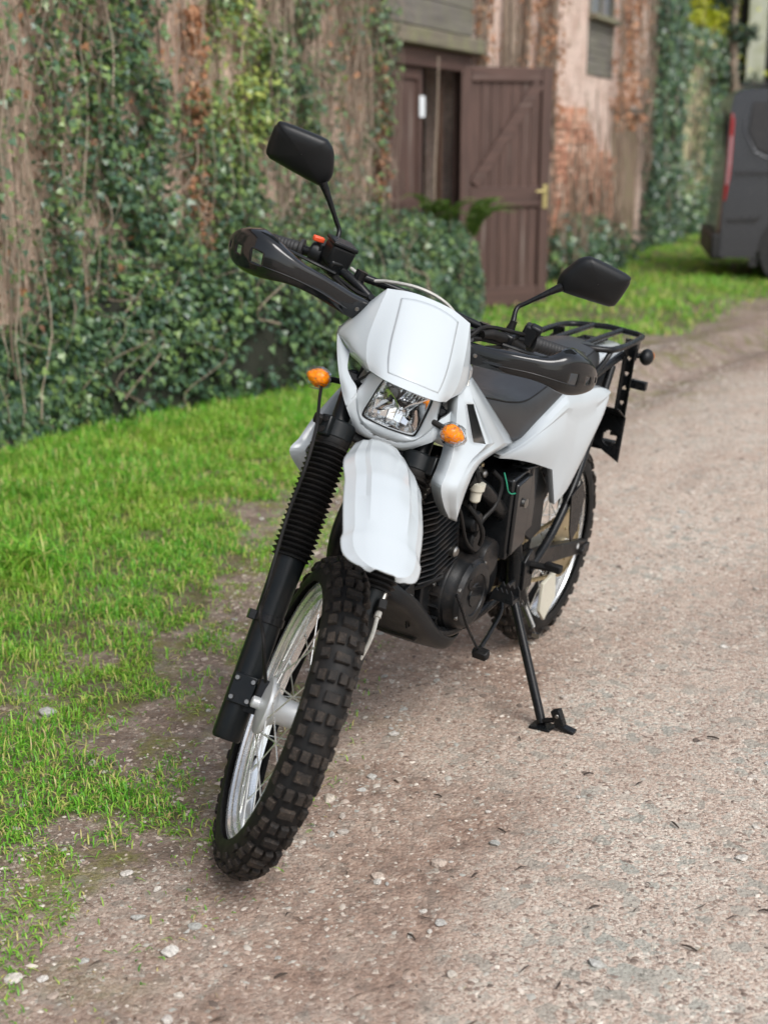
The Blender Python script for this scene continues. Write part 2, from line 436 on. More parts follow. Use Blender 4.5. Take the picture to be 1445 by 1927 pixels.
    mossf = math_n(nt, 'MULTIPLY', aso.outputs["Fac"], ramp(nt, noise(nt, co, 5.5, 6, .7), [(.50, 0.0), (.62, .75)]))
    c = mix(nt, mossf, c, ramp(nt, noise(nt, co, 90, 5, .7), [(.3, (.07, .07, .018)), (.7, (.22, .22, .05))]))
    turf = ramp(nt, noise(nt, co, 45, 5, .7), [(.3, (.055, .042, .024)), (.5, (.085, .085, .030)), (.7, (.15, .11, .06))])
    c = mix(nt, math_n(nt, 'MULTIPLY', ramp(nt, ag.outputs["Fac"], [(.30, 0.0), (.75, 1.0)]), ramp(nt, noise(nt, co, 22, 5, .7), [(.35, .45), (.6, .95)])), c, turf)
    nt.links.new(c, p.inputs["Base Color"])
    rr = ramp(nt, mf2, [(0, .82), (1, .62)]); nt.links.new(rr, p.inputs["Roughness"]); p.inputs["Specular IOR Level"].default_value = .35
    h = math_n(nt, 'ADD', math_n(nt, 'MULTIPLY', v1.outputs["Distance"], -.8), math_n(nt, 'MULTIPLY', v3.outputs["Distance"], -.3))
    h = math_n(nt, 'ADD', h, math_n(nt, 'MULTIPLY', noise(nt, co, 260, 5, .7), .5))
    bump(nt, p, h, .55, .012); return m
m_gr = m_ground()
def sheet(name, sel):
    f = quads[sel]; used = np.unique(f); remap = np.zeros(na * nb, np.int64); remap[used] = np.arange(len(used))
    P = np.stack([X.ravel(), Y.ravel(), Z.ravel()], 1)[used]
    return mesh_np(name, P, remap[f].ravel(), np.full(len(f), 4), m_gr, smooth=True, attrs={"grass": GR.ravel()[used], "mud": MU.ravel()[used], "soil": SO.ravel()[used]})
track = tag(sheet("gravel_track", ~gm), "worn track of packed stone and brown mud", kind="structure")
verge = tag(sheet("ground", gm), "earth verge below the grass beside the barn", kind="structure")

# ---------------------------------------------------------------- grass
def m_grass():
    m, nt, p = mat_new("grass_blades"); r = island(nt); co = wpos(nt)
    c = ramp(nt, r, [(0, (.075, .24, .030)), (.25, (.135, .42, .035)), (.5, (.21, .53, .048)), (.74, (.36, .62, .085)), (.86, (.56, .55, .16)), (1, (.66, .53, .27))])
    big = noise(nt, co, 1.6, 4, .6); c = mix(nt, ramp(nt, big, [(.45, 0.0), (.70, .50)]), c, (.38, .52, .06))
    nt.links.new(c, p.inputs["Base Color"]); p.inputs["Roughness"].default_value = .42; p.inputs["Specular IOR Level"].default_value = .4
    # light passing through thin blades
    tr = nd(nt, "ShaderNodeBsdfTranslucent"); nt.links.new(c, tr.inputs[0]); mx = nd(nt, "ShaderNodeMixShader"); mx.inputs[0].default_value = .40
    out = nt.nodes["Material Output"]; nt.links.new(p.outputs[0], mx.inputs[1]); nt.links.new(tr.outputs[0], mx.inputs[2]); nt.links.new(mx.outputs[0], out.inputs[0]); return m
m_gb = m_grass()
def blades(name, x, y, L, w, lean, mat, parent=None, seed=1):
    r = np.random.default_rng(seed); n = len(x); z = height(x, y) - .004
    a = r.uniform(0, 2 * np.pi, n); d = np.stack([np.cos(a), np.sin(a), np.zeros(n)], 1); s = np.stack([-np.sin(a), np.cos(a), np.zeros(n)], 1)
    base = np.stack([x, y, z], 1); up = np.array([0, 0, 1.]); k = lean[:, None]; L_ = L[:, None]; w_ = w[:, None]
    m1 = base + L_ * (.50 * up * (1 - .25 * k) + .22 * k * d); m2 = base + L_ * (.80 * up * (1 - .55 * k) + .55 * k * d); tip = base + L_ * (1.0 * up * (1 - .80 * k) + 1.0 * k * d)
    V_ = np.stack([base - s * w_ * .8, base + s * w_ * .8, m1 - s * w_, m1 + s * w_, m2 - s * w_ * .65, m2 + s * w_ * .65, tip], 1).reshape(-1, 3)
    o = (np.arange(n) * 7)[:, None]
    F = np.concatenate([(o + np.array([0, 1, 3, 2])), (o + np.array([2, 3, 5, 4])), (o + np.array([4, 5, 6]))], 1)
    return mesh_np(name, V_, F.ravel(), np.tile([4, 4, 3], n), mat, parent)
def scatter(n, x0, x1, y0, y1, dens, seed):
    r = np.random.default_rng(seed); x = r.uniform(x0, x1, n); y = r.uniform(y0, y1, n); k = r.uniform(0, 1, n) < dens(x, y); return x[k], y[k]
def wall_d(x, y): return (x - W0[0]) * NW[0] + (y - W0[1]) * NW[1]
def gd(x, y): return np.where(wall_d(x, y) > -.02, grassiness(x, y) ** 1.2 * (.15 + .85 * sstep(.36, .62, fbm(x * 8, y * 8, 71))), 0)
x1, y1 = scatter(430000, -2.3, .45, 1.7, 7.8, gd, 1)
ed = np.clip(edge_dist(x1, y1), 0, 1.2); r1 = np.random.default_rng(2)
tall = (.015 + .038 * ed ** .7 + .035 * sstep(.55, 1.1, ed) + .075 * np.clip(fbm(x1 * 5, y1 * 5, 77) - .42, 0, 1)) * r1.uniform(.55, 1.35, len(x1))
g1 = blades("grass", x1, y1, tall, (.0011 + .0009 * r1.random(len(x1))) * (1 + np.clip(y1 - 3, 0, 5) * .12), r1.uniform(.25, 1.15, len(x1)), m_gb)
tag(g1, "patchy green grass on the verge between the ivy and the track", kind="stuff")
xs_, ys_ = scatter(150000, -1.3, .6, 1.75, 6.5, lambda x, y: np.where((edge_dist(x, y) > -.34) & (wall_d(x, y) > 0), .03 + .80 * sstep(.54, .70, fbm(x * 6, y * 6, 101)) * sstep(-.34, .1, edge_dist(x, y)), 0) * (grassiness(x, y) < .6), 15)
r3 = np.random.default_rng(16)
g3 = blades("sparse_grass", xs_, ys_, r3.uniform(.010, .034, len(xs_)), .0009 + .0008 * r3.random(len(xs_)), r3.uniform(.4, 1.3, len(xs_)), m_gb, seed=17)
tag(g3, "thin scattered grass on the muddy edge of the track", kind="stuff")
x2, y2 = scatter(260000, -.6, 9.5, 7.6, 24, lambda x, y: gd(x, y) * np.clip(1.4 - (y - 7) / 16, .4, 1), 5)
r2 = np.random.default_rng(6)
g2 = blades("grass", x2, y2, (.045 + .05 * fbm(x2 * 2, y2 * 2, 78)) * r2.uniform(.6, 1.3, len(x2)), .0030 + .0030 * r2.random(len(x2)), r2.uniform(.1, .9, len(x2)), m_gb, seed=9)
tag(g2, "bright green grass running to the van and the far walls", kind="stuff")
# coarse drooping tuft at the left edge, moss cushions by the hedge foot
def tuft(x, y, n, L, label, seed):
    r = np.random.default_rng(seed); tx = x + r.normal(0, .05, n); ty = y + r.normal(0, .05, n)
    o = blades("grass_tuft", tx, ty, r.uniform(.6, 1.1, n) * L, np.full(n, .0034), r.uniform(.45, 1.0, n), m_gb, seed=seed); tag(o, label, "grass tuft")
tuft(-1.19, 4.33, 190, .24, "coarse drooping grass tuft at the left edge of the verge", 3)
def m_moss():
    m, nt, p = mat_new("moss"); co = wpos(nt); n = noise(nt, co, 130, 6, .7)
    nt.links.new(ramp(nt, n, [(.3, (.08, .12, .012)), (.6, (.20, .26, .022)), (.8, (.30, .34, .05))]), p.inputs["Base Color"]); p.inputs["Roughness"].default_value = .9
    bump(nt, p, n, .9, .02); return m
m_ms = m_moss()
for k, (x, y, r, lb) in enumerate(((-.62, 7.15, .12, "yellow green moss cushion below the ivy, nearest the motorcycle"), (-.98, 6.72, .09, "small moss cushion at the foot of the ivy, left of the larger one"))):
    mb = MB(); q = MB(); q.sphere((x, y, 0), (r, r * .7, r * .5), 28, 16)
    mb.add([np.array(v) + unit(np.array(v) - V(x, y, 0)) * .03 * (fbm(v[0] * 14, v[1] * 14 + v[2] * 9, 5) - .5) for v in q.v], q.f)
    tag(mb.build("moss_cushion", m_ms, sharp=80), lb, "moss")

# ---------------------------------------------------------------- loose stones on the track
def m_stone(name, stops):
    m, nt, p = mat_new(name); co = objco(nt); r = objrand(nt)
    c = ramp(nt, r, stops); n = noise(nt, co, 3.0, 7, .65)
    c = mix(nt, ramp(nt, n, [(.35, .55), (.6, 0.0)]), c, (.12, .09, .07)); nt.links.new(c, p.inputs["Base Color"]); p.inputs["Roughness"].default_value = .75
    bump(nt, p, n, .5, .08); return m
m_st = m_stone("loose_stone", [(0, (.42, .43, .40)), (.3, (.62, .61, .57)), (.55, (.52, .41, .33)), (.75, (.76, .73, .67)), (1, (.64, .56, .46))])
import bmesh
stone_me = []
for k in range(8):
    bm = bmesh.new(); bmesh.ops.create_icosphere(bm, subdivisions=2, radius=1.0); r = random.Random(40 + k)
    pl = [(unit(np.array([r.gauss(0, 1) for _ in range(3)])), r.uniform(.42, .85)) for _ in range(11)]
    for v in bm.verts:
        p = np.array(v.co)
        for n, d in pl:
            e = p @ n - d
            if e > 0: p = p - n * e
        v.co = p * np.array([1, .72, .42]) * (1 + r.uniform(-.03, .03))
    me = bpy.data.meshes.new("stone"); bm.to_mesh(me); bm.free(); me.materials.append(m_st); me.polygons.foreach_set("use_smooth", np.ones(len(me.polygons), bool)); me.set_sharp_from_angle(angle=math.radians(18)); stone_me.append(me)
def put_stone(x, y, s, k, rz, parent, tilt=.15, name="stone"):
    o = bpy.data.objects.new(name, stone_me[k]); o.location = (x, y, float(height(np.array(x), np.array(y))) + s * .10); o.scale = (s, s, s); o.rotation_euler = (random.uniform(-tilt, tilt), random.uniform(-tilt, tilt), rz); o.parent = parent; col.objects.link(o); return o
for x, y, s in ((-.462, 2.275, .020), (-.346, 2.079, .011), (-.598, 2.083, .013), (-.492, 2.045, .008), (-.567, 2.033, .014), (.728, 2.486, .016), (.051, 3.237, .014), (.023, 3.085, .018), (-.095, 3.36, .013), (-.121, 2.74, .020), (-.04, 2.899, .015), (.47, 3.306, .016), (-.09, 2.66, .014), (-.35, 2.03, .012), (.10, 3.5, .017), (.02, 3.42, .015), (-.17, 2.55, .011)):
    put_stone(x, y, s, random.randrange(8), random.uniform(0, 6.3), track)
n_ = 0; rs_ = np.random.default_rng(77)
while n_ < 250:
    x, y = rs_.uniform(-.85, 1.5), rs_.uniform(1.9, 6.0); e = float(edge_dist(np.array(x), np.array(y)))
    if e > .35 or abs(x) > .30 * y + .1: continue
    pr = .25 + .75 * math.exp(-((e + .35) / .35) ** 2)
    if rs_.random() > pr: continue
    put_stone(x, y, float(rs_.choice([.007, .0095, .0125, .016, .021], p=[.34, .30, .2, .11, .05])) * (1 + .12 * (y - 2)), int(rs_.integers(8)), float(rs_.uniform(0, 6.3)), track); n_ += 1
tag(put_stone(-.856, 3.204, .034, 3, .6, None, .1, "stone"), "brown stone half sunk in the mud at the left edge of the grass", "stone")
# fine gravel, too small to pick apart
n = 120000; r = np.random.default_rng(8); px = r.uniform(-1.0, 2.4, n); py = r.uniform(1.75, 9.5, n); e = edge_dist(px, py)
k = (e < .25) & (r.random(n) < (.55 + .35 * np.exp(-((e + .3) / .35) ** 2)) * np.where(fbm(px * 4, py * 4, 91) > .46, 1, .45)); px, py = px[k], py[k]; n = len(px)
sz = r.choice([.0022, .0034, .005, .0075, .011], n, p=[.46, .34, .15, .042, .008]) * (1 + .10 * np.clip(py - 2, 0, 6))
oct_v = np.array([(1, 0, 0), (0, 1, 0), (-1, 0, 0), (0, -1, 0), (0, 0, .55), (.7, .7, .1), (-.7, .6, .15)]); ring_f = [(0, 5, 4), (5, 1, 4), (1, 6, 4), (6, 2, 4), (2, 3, 4), (3, 0, 4)]
a = r.uniform(0, 6.28, n); ca, sa = np.cos(a), np.sin(a); jit = 1 + r.uniform(-.3, .3, (n, 7, 3)); Vv = oct_v[None] * jit * sz[:, None, None] * np.array([1, .75, .8])
Vw = np.stack([Vv[..., 0] * ca[:, None] - Vv[..., 1] * sa[:, None] + px[:, None], Vv[..., 0] * sa[:, None] + Vv[..., 1] * ca[:, None] + py[:, None], Vv[..., 2] + height(px, py)[:, None]], -1)
def m_gravel():
    m, nt, p = mat_new("fine_gravel"); rr = island(nt)
    c = ramp(nt, rr, [(0, (.10, .075, .06)), (.15, (.21, .16, .13)), (.35, (.38, .30, .25)), (.55, (.48, .405, .34)), (.70, (.33, .33, .295)), (.90, (.50, .44, .375)), (1, (.68, .62, .54))]); nt.links.new(c, p.inputs["Base Color"]); p.inputs["Roughness"].default_value = .8; return m
gv = mesh_np("gravel", Vw.reshape(-1, 3), (np.arange(n)[:, None, None] * 7 + np.array(ring_f)[None]).ravel(), np.full(n * 6, 3), m_gravel(), track); gv["kind"] = "stuff"
# dark twigs and leaf crumbs
n = 7000; px = r.uniform(-.9, 2.0, n); py = r.uniform(1.8, 7.5, n); e = edge_dist(px, py); k = (e < .3) & (r.random(n) < np.where(fbm(px * 3, py * 3, 95) > .5, 1, .25)); px, py = px[k], py[k]; n = len(px)
a = r.uniform(0, 6.28, n); L = r.choice([.003, .0055, .009, .016], n, p=[.52, .32, .13, .03]); w = L * r.uniform(.04, .16, n) + .0005; bend = r.uniform(-.3, .3, n) * L
loc = np.zeros((n, 6, 3)); loc[:, 0] = np.stack([-L, -w * .3, 0 * L], 1); loc[:, 1] = np.stack([-L, w * .3, 0 * L], 1); loc[:, 2] = np.stack([0 * L, -w + bend, .35 * w + .002], 1); loc[:, 3] = np.stack([0 * L, w + bend, .35 * w + .002], 1); loc[:, 4] = np.stack([L, -w * .2, 0 * L], 1); loc[:, 5] = np.stack([L, w * .2, 0 * L], 1)
Vw = np.stack([loc[..., 0] * np.cos(a)[:, None] - loc[..., 1] * np.sin(a)[:, None] + px[:, None], loc[..., 0] * np.sin(a)[:, None] + loc[..., 1] * np.cos(a)[:, None] + py[:, None], loc[..., 2] + height(px, py)[:, None] + .003], -1)
def m_litter():
    m, nt, p = mat_new("dead_litter"); c = ramp(nt, island(nt), [(0, (.025, .018, .014)), (.5, (.060, .042, .030)), (.85, (.12, .075, .05)), (1, (.40, .32, .18))]); nt.links.new(c, p.inputs["Base Color"]); p.inputs["Roughness"].default_value = .8; return m
lt = mesh_np("twig_litter", Vw.reshape(-1, 3), (np.arange(n)[:, None, None] * 6 + np.array([[0, 2, 3, 1], [2, 4, 5, 3]])[None]).ravel(), np.full(n * 2, 4), m_litter(), track); lt["kind"] = "stuff"

# a few sticks large enough to pick out
m_tw = simple("dead_twig", (.045, .032, .024), .85, var=.4)
rt_ = random.Random(12)
for x, y, L, a in ((.55, 2.16, .030, 2.5), (.40, 2.30, .022, .3), (.62, 2.62, .028, 1.9), (.30, 2.05, .020, 1.2), (.72, 2.28, .026, 2.9), (.18, 2.42, .018, .8), (.05, 2.20, .024, 2.2), (.47, 2.86, .024, .1), (.80, 3.05, .030, 2.7), (.33, 3.05, .020, 1.6), (-.18, 2.08, .026, .5), (-.30, 2.46, .020, 2.0), (.66, 1.99, .024, .9), (.12, 2.75, .018, 2.8), (.95, 2.75, .026, .6), (.25, 2.60, .022, 2.3)):
    z = float(height(np.array(x), np.array(y))) + .004; d = V(math.cos(a), math.sin(a), 0); n2_ = V(-d[1], d[0], 0); b = rt_.uniform(-.25, .25) * L
    mb = MB(); mb.tube(catmull([V(x, y, z) - d * L * .5, V(x, y, z + .003) + n2_ * b * .6, V(x, y, z + .001) + d * L * .5 + n2_ * b * .2], 7), [.0016, .0024, .0012], 6); mb.build("twig", m_tw, track)
# ---------------------------------------------------------------- barn
def m_render(name, lo, hi, dark, tint=None, tz=(0, 0)):
    m, nt, p = mat_new(name); co = objco(nt)
    mp = nd(nt, "ShaderNodeMapping"); mp.inputs["Scale"].default_value = (1, 1, .55); nt.links.new(co, mp.inputs[0])
    n1 = noise(nt, mp.outputs[0], 4.5, 7, .62); n2 = noise(nt, co, 34, 6, .65); n3 = noise(nt, mp.outputs[0], 11, 5, .6)
    c = ramp(nt, n1, [(.32, lo), (.52, hi), (.72, tuple(np.array(hi) * 1.22))]); c = mix(nt, ramp(nt, n2, [(.40, .55), (.58, 0.0)]), c, dark)
    c = mix(nt, ramp(nt, n3, [(.55, 0.0), (.72, .55)]), c, (.24, .22, .12))
    nt.links.new(c, p.inputs["Base Color"]); p.inputs["Roughness"].default_value = .9
    bump(nt, p, math_n(nt, 'ADD', n2, n1), .8, .03); return m
m_wl = m_render("tan_stone_render", (.50, .32, .23), (.76, .57, .45), (.27, .18, .13))
m_wr = m_render("pink_render", (.52, .34, .265), (.78, .61, .52), (.30, .215, .165))
m_wf = m_render("lichen_wall", (.42, .38, .22), (.66, .60, .36), (.18, .165, .10))
def m_wood(name, a, b, green=0.0, sc=1.0, grey=0.0):
    m, nt, p = mat_new(name); co = objco(nt)
    mp = nd(nt, "ShaderNodeMapping"); mp.inputs["Scale"].default_value = (sc, sc, .06 * sc) if name.endswith("upright") else (.06 * sc, sc, sc); nt.links.new(co, mp.inputs[0])
    g = noise(nt, mp.outputs[0], 38, 6, .65); n = noise(nt, co, 5, 5, .6); oi = objrand(nt)
    c = ramp(nt, g, [(.3, a), (.65, b), (.85, tuple(np.array(b) * 1.35))]); c = mix(nt, math_n(nt, 'MULTIPLY', oi, .22), c, tuple(np.array(a) * .7))
    if green: c = mix(nt, ramp(nt, n, [(.42, 0.0), (.66, green)]), c, (.22, .24, .10))
    if grey: c = mix(nt, ramp(nt, noise(nt, mp.outputs[0], 14, 4, .6), [(.60, 0.0), (.76, grey)]), c, (.36, .33, .29))
    nt.links.new(c, p.inputs["Base Color"]); p.inputs["Roughness"].default_value = .68; bump(nt, p, g, .35, .006); return m
m_dk = m_wood("dark_brown_stained_upright", (.054, .029, .022), (.104, .057, .044), 0, 1, .45)
m_dkh = m_wood("dark_brown_stained_rail", (.056, .030, .023), (.108, .059, .046), 0, 1, .3)
m_lint = m_wood("weathered_lintel", (.095, .080, .060), (.20, .175, .13), .45)
m_sid = m_wood("weathered_siding", (.095, .085, .075), (.19, .175, .15), .20)
m_pln = m_wood("old_plank_upright", (.17, .115, .08), (.32, .225, .16), .35, 1, .3)
m_shd = m_wood("pale_lichen_plank_upright", (.34, .35, .27), (.50, .52, .42), .5, .5)
m_ora = m_wood("orange_brown_post_upright", (.05, .024, .013), (.085, .042, .023))
m_int = simple("barn_interior", (.016, .013, .011), .9)
m_roof = simple("clay_tile_roof", (.20, .10, .075), .85, var=.3)

barn = empty("barn"); barn.matrix_basis = BARN
tag(barn, "long ivy grown barn with brown plank doors and exposed red brick", "barn")
def wbox(name, x0, x1, z0, z1, y0, y1, mat, parent=barn, bevel=.004):
    mb = MB(); mb.box(((x0 + x1) / 2, (y0 + y1) / 2, (z0 + z1) / 2), (x1 - x0, y1 - y0, z1 - z0)); return mb.build(name, mat, parent, bevel=bevel)
def rough_wall(name, x0, x1, z0, z1, mat, amp=.035, sd=0, parent=barn, step=.09):
    """wall slab with an uneven face"""
    xs = np.linspace(x0, x1, max(3, int((x1 - x0) / step))); zs = np.linspace(z0, z1, max(3, int((z1 - z0) / step)))
    G = np.array([[(x, -amp * (fbm(np.array(x * 3.1), np.array(z * 3.1 + 7), 61 + sd) - .45) * (0 if i in (0, len(xs) - 1) else 1), z) for z in zs] for i, x in enumerate(xs)])
    mb = MB(); mb.grid(G); B = G.copy(); B[..., 1] = .40
    mb.grid(B[:, ::-1]); mb.grid(np.array([G[0], B[0]])); mb.grid(np.array([B[-1], G[-1]])); mb.grid(np.array([B[:, 0], G[:, 0]])); mb.grid(np.array([G[:, -1], B[:, -1]]))
    return mb.build(name, mat, parent, sharp=40, merge=True)
rough_wall("wall", -5.0, 4.40, -.1, 4.2, m_wl, .05)
rough_wall("wall", 4.403, 6.40, 3.45, 4.2, m_wr, .03, 1)
rough_wall("wall", 6.403, 10.22, -.1, 4.2, m_wr, .05, 2)
rough_wall("wall", 10.223, 11.37, -.1, 2.10, m_wr, .05, 3)
rough_wall("wall", 10.223, 11.37, 3.45, 4.2, m_wr, .03, 4)
rough_wall("wall", 11.373, 11.50, -.1, 4.2, m_wr, .04, 5)
rough_wall("wall", 11.503, 13.05, 1.73, 4.2, m_wr, .04, 6)
rough_wall("wall", 13.053, 14.35, -.1, 4.2, m_wr, .05, 7)
mb = MB(); mb.add([(-5.2, -.35, 4.15), (14.5, -.35, 4.15), (14.5, 3.0, 6.2), (-5.2, 3.0, 6.2), (-5.2, 6.3, 4.15), (14.5, 6.3, 4.15)], [(0, 1, 2, 3), (3, 2, 5, 4)]); mb.build("roof", m_roof, barn, solid=.12)
mb = MB(); mb.add([(-5, .4, -.02), (14.3, .4, -.02), (14.3, 5.9, -.02), (-5, 5.9, -.02), (-5, 5.9, 4.2), (14.3, 5.9, 4.2), (-5, .4, 4.2), (14.3, .4, 4.2)], [(0, 1, 2, 3), (3, 2, 5, 4), (0, 3, 4, 6), (1, 7, 5, 2)]); mb.build("interior", m_int, barn, solid=.1)
# brick patch left bare below the window
m_bk, nt_, p_ = mat_new("red_brick"); co_ = objco(nt_); rr_n = objrand(nt_)
cb_ = ramp(nt_, rr_n, [(0, (.42, .19, .12)), (.35, (.58, .29, .185)), (.7, (.66, .37, .245)), (1, (.68, .48, .37))]); nn1 = noise(nt_, wpos(nt_), 26, 6, .65)
cb_ = mix(nt_, ramp(nt_, nn1, [(.34, .6), (.55, 0.0)]), cb_, (.17, .10, .07)); cb_ = mix(nt_, ramp(nt_, nn1, [(.58, 0.0), (.75, .5)]), cb_, (.62, .48, .39))
nt_.links.new(cb_, p_.inputs["Base Color"]); p_.inputs["Roughness"].default_value = .9; bump(nt_, p_, nn1, .8, .02)
bme = []
for k in range(5):
    r = random.Random(k); mb = MB(); mb.box((0, 0, 0), (.212, .05, .064)); mb.v = [tuple(c + r.uniform(-.009, .009) for c in v) for v in mb.v]; me = mb.mesh("brick", m_bk, 60); bme.append(me)
nb_ = 0
for row in range(22):
    z = .20 + row * .076
    for kx in range(13):
        x = 8.80 + (kx + .5 * (row % 2)) * .224
        if x > 11.40: continue
        top = 1.25 + .62 * math.exp(-((x - 9.5) / .65) ** 2) + .20 * (float(vnoise(np.array(x * 2.2), np.array(3.0), 8)) - .5) * 2
        if z > top or random.random() < .03: continue
        o = bpy.data.objects.new("brick", random.choice(bme)); o.parent = barn; o.location = (x + random.uniform(-.006, .006), -.012 - random.uniform(0, .022) - .02, z + random.uniform(-.004, .004)); o.rotation_euler = (random.uniform(-.05, .05), random.uniform(-.03, .03), random.uniform(-.05, .05)); col.objects.link(o); nb_ += 1
# left doorway: lintel, siding above, frame, fixed leaf, dark opening
lin = wbox("lintel", 4.34, 6.44, 2.095, 2.215, -.13, .12, m_lint, bevel=.012)
for k in range(6): wbox("siding_board", 4.36, 6.30 + .02 * (k % 2), 2.235 + k * .205, 2.235 + k * .205 + .200, -.060 + .006 * (k % 3), -.020, m_sid, bevel=.006)
wbox("door_frame", 4.42, 4.53, 0, 2.085, -.045, .07, m_dk); wbox("door_frame", 6.18, 6.30, 0, 2.085, -.045, .07, m_dk); wbox("door_frame", 4.533, 6.177, 1.955, 2.085, -.04, .07, m_dkh)
fl = wbox("fixed_leaf", 4.536, 5.32, .02, 1.95, .045, .062, m_dk)
for k in range(6): wbox("plank", 4.62 + k * .105, 4.62 + k * .105 + .101, .04, 1.86, .025, .0445, m_dk, fl, .003)
for a, b, c, d in ((4.538, 4.618, .02, 1.95), (5.235, 5.32, .02, 1.95)): wbox("stile", a, b, c, d, .005, .0435, m_dk, fl, .004)
for z in (1.862, .90, .04): wbox("rail", 4.621, 5.232, z, z + .085, .006, .0240, m_dkh, fl, .004)
wbox("door_post", 5.955, 5.990, 0, 1.95, .09, .14, m_ora)
m_sign = simple("white_sign", (.72, .76, .78), .5, var=.03)
sg = wbox("notice", 5.235, 5.345, 1.585, 1.745, -.006, .002, m_sign, bevel=.002)
# open door leaf (sub-parts: planks, stiles, rails, brace, handle)
hx, hy = .625, 11.66; lx, ly = 1.405, 11.945
dv = np.array([lx - hx, ly - hy]); DW = float(np.hypot(*dv)); ang = math.atan2(dv[1], dv[0])
Dm = Matrix.Translation((hx, hy, 0)) @ Matrix.Rotation(ang, 4, 'Z')
mb = MB(); mb.box((DW / 2, .030, 1.03), (DW - .02, .012, 1.93)); door = mb.build("door", m_dk, barn); door.matrix_basis = BARN.inverted() @ Dm
def dbox(name, x0, x1, z0, z1, y0, y1, mat, R=None, bevel=.004):
    mb = MB(); mb.box(((x0 + x1) / 2, (y0 + y1) / 2, (z0 + z1) / 2), (x1 - x0, y1 - y0, z1 - z0), R); return mb.build(name, mat, door, bevel=bevel)
npk = 7; pw = (DW - .19) / npk
for k in range(npk): dbox("plank", .095 + k * pw + .002, .095 + (k + 1) * pw - .002, .06, 1.96, .004, .0235, m_dk, None, .004)
dbox("stile", .0, .093, .03, 2.00, -.022, .036, m_dk); dbox("stile", DW - .093, DW, .03, 2.00, -.022, .036, m_dk)
dbox("rail", .0955, DW - .0955, 1.885, 1.998, -.020, .003, m_dkh); dbox("rail", .0955, DW - .0955, .875, 1.035, -.020, .003, m_dkh); dbox("rail", .0955, DW - .0955, .032, .20, -.020, .003, m_dkh)
a, b = V(.13, -.012, 1.06), V(DW - .12, -.012, 1.875); L = np.linalg.norm(b - a); th = math.atan2(b[2] - a[2], b[0] - a[0])
mb = MB(); mb.box((a + b) / 2, (L, .020, .095), roty(-th)); mb.build("brace", m_dkh, door, bevel=.004)
m_brs = simple("dull_brass", (.42, .36, .16), .42, .8)
mb = MB(); mb.box((DW - .045, -.026, .955), (.045, .008, .20)); hd = mb.build("handle_plate", m_brs, door, bevel=.002)
mb = MB(); mb.tube(catmull([(DW - .045, -.03, 1.0), (DW - .045, -.06, 1.0), (DW - .08, -.068, 1.0), (DW - .15, -.066, .998)], 12), .008, 8); mb.build("handle", m_brs, hd if False else door)
# window with shutters boards at the right
wbox("window_sill", 10.20, 11.42, 2.675, 2.735, -.10, .1, m_lint, bevel=.008)
for k in range(7): wbox("siding_board", 10.235, 11.36, 2.11 + k * .080, 2.11 + k * .080 + .0765, -.010 + .004 * (k % 2), .02, m_sid, bevel=.003)
wbox("window_frame", 10.235, 10.31, 2.74, 3.44, -.01, .06, m_sid); wbox("window_frame", 11.285, 11.36, 2.74, 3.44, -.01, .06, m_sid); wbox("window_frame", 10.77, 10.82, 2.74, 3.44, -.005, .055, m_sid)
m_pane = simple("dusty_window_glass", (.16, .18, .20), .18, var=.3)
for a in (10.315, 10.825): wbox("pane", a, a + .455, 2.745, 3.435, .03, .036, m_pane, bevel=.001)
# plank door further along
pd = wbox("plank_door", 11.51, 13.04, .0, 1.715, .075, .095, m_pln)
for k in range(7): wbox("plank", 11.515 + k * .218, 11.515 + k * .218 + .213, .01 + .01 * (k % 2), 1.70 + .012 * (k % 3), .035 + .006 * (k % 2), .0735, m_pln, pd, .005)
wbox("door_lintel", 11.46, 13.12, 1.718, 1.80, -.03, .08, m_sid)

# ---------------------------------------------------------------- far walls and sheds
gw = empty("garden_wall"); gw.matrix_basis = BARN; tag(gw, "lichen stained garden wall with ivy between the barn and the van", "wall")
rough_wall("wall", 14.36, 20.5, -.1, 2.75, m_wf, .08, 11, gw)
for k in range(18):
    mb = MB(); mb.box((14.55 + k * .335, .15, 2.79), (.325, .62, .075), rotz(random.uniform(-.03, .03)) @ roty(random.uniform(-.02, .02))); mb.build("coping_stone", m_wf, gw, bevel=.012)
shed = empty("timber_shed", (5.82, 23.4, 0)); tag(shed, "tall timber shed of pale lichen covered boards behind the van", "shed")
for k in range(14):
    mb = MB(); w = random.uniform(.30, .46); x = .10 + k * .50; mb.box((x + w / 2, random.uniform(-.03, .03), 2.6), (w, .07, 5.2)); mb.build("board", m_shd, shed, bevel=.01)
mb = MB(); mb.box((3.6, .35, 2.5), (7.2, .3, 5.0)); mb.build("wall", m_int, shed)
# leaning pale board at the end of the garden wall
mb = MB(); mb.box((0, 0, .62), (.26, .05, 1.25)); lb = mb.build("board", m_shd, bevel=.008); lb.location = (4.62, 18.9, 0); lb.rotation_euler = (-.12, .03, .2); tag(lb, "pale grey board propped upright beside the back of the van", "board")
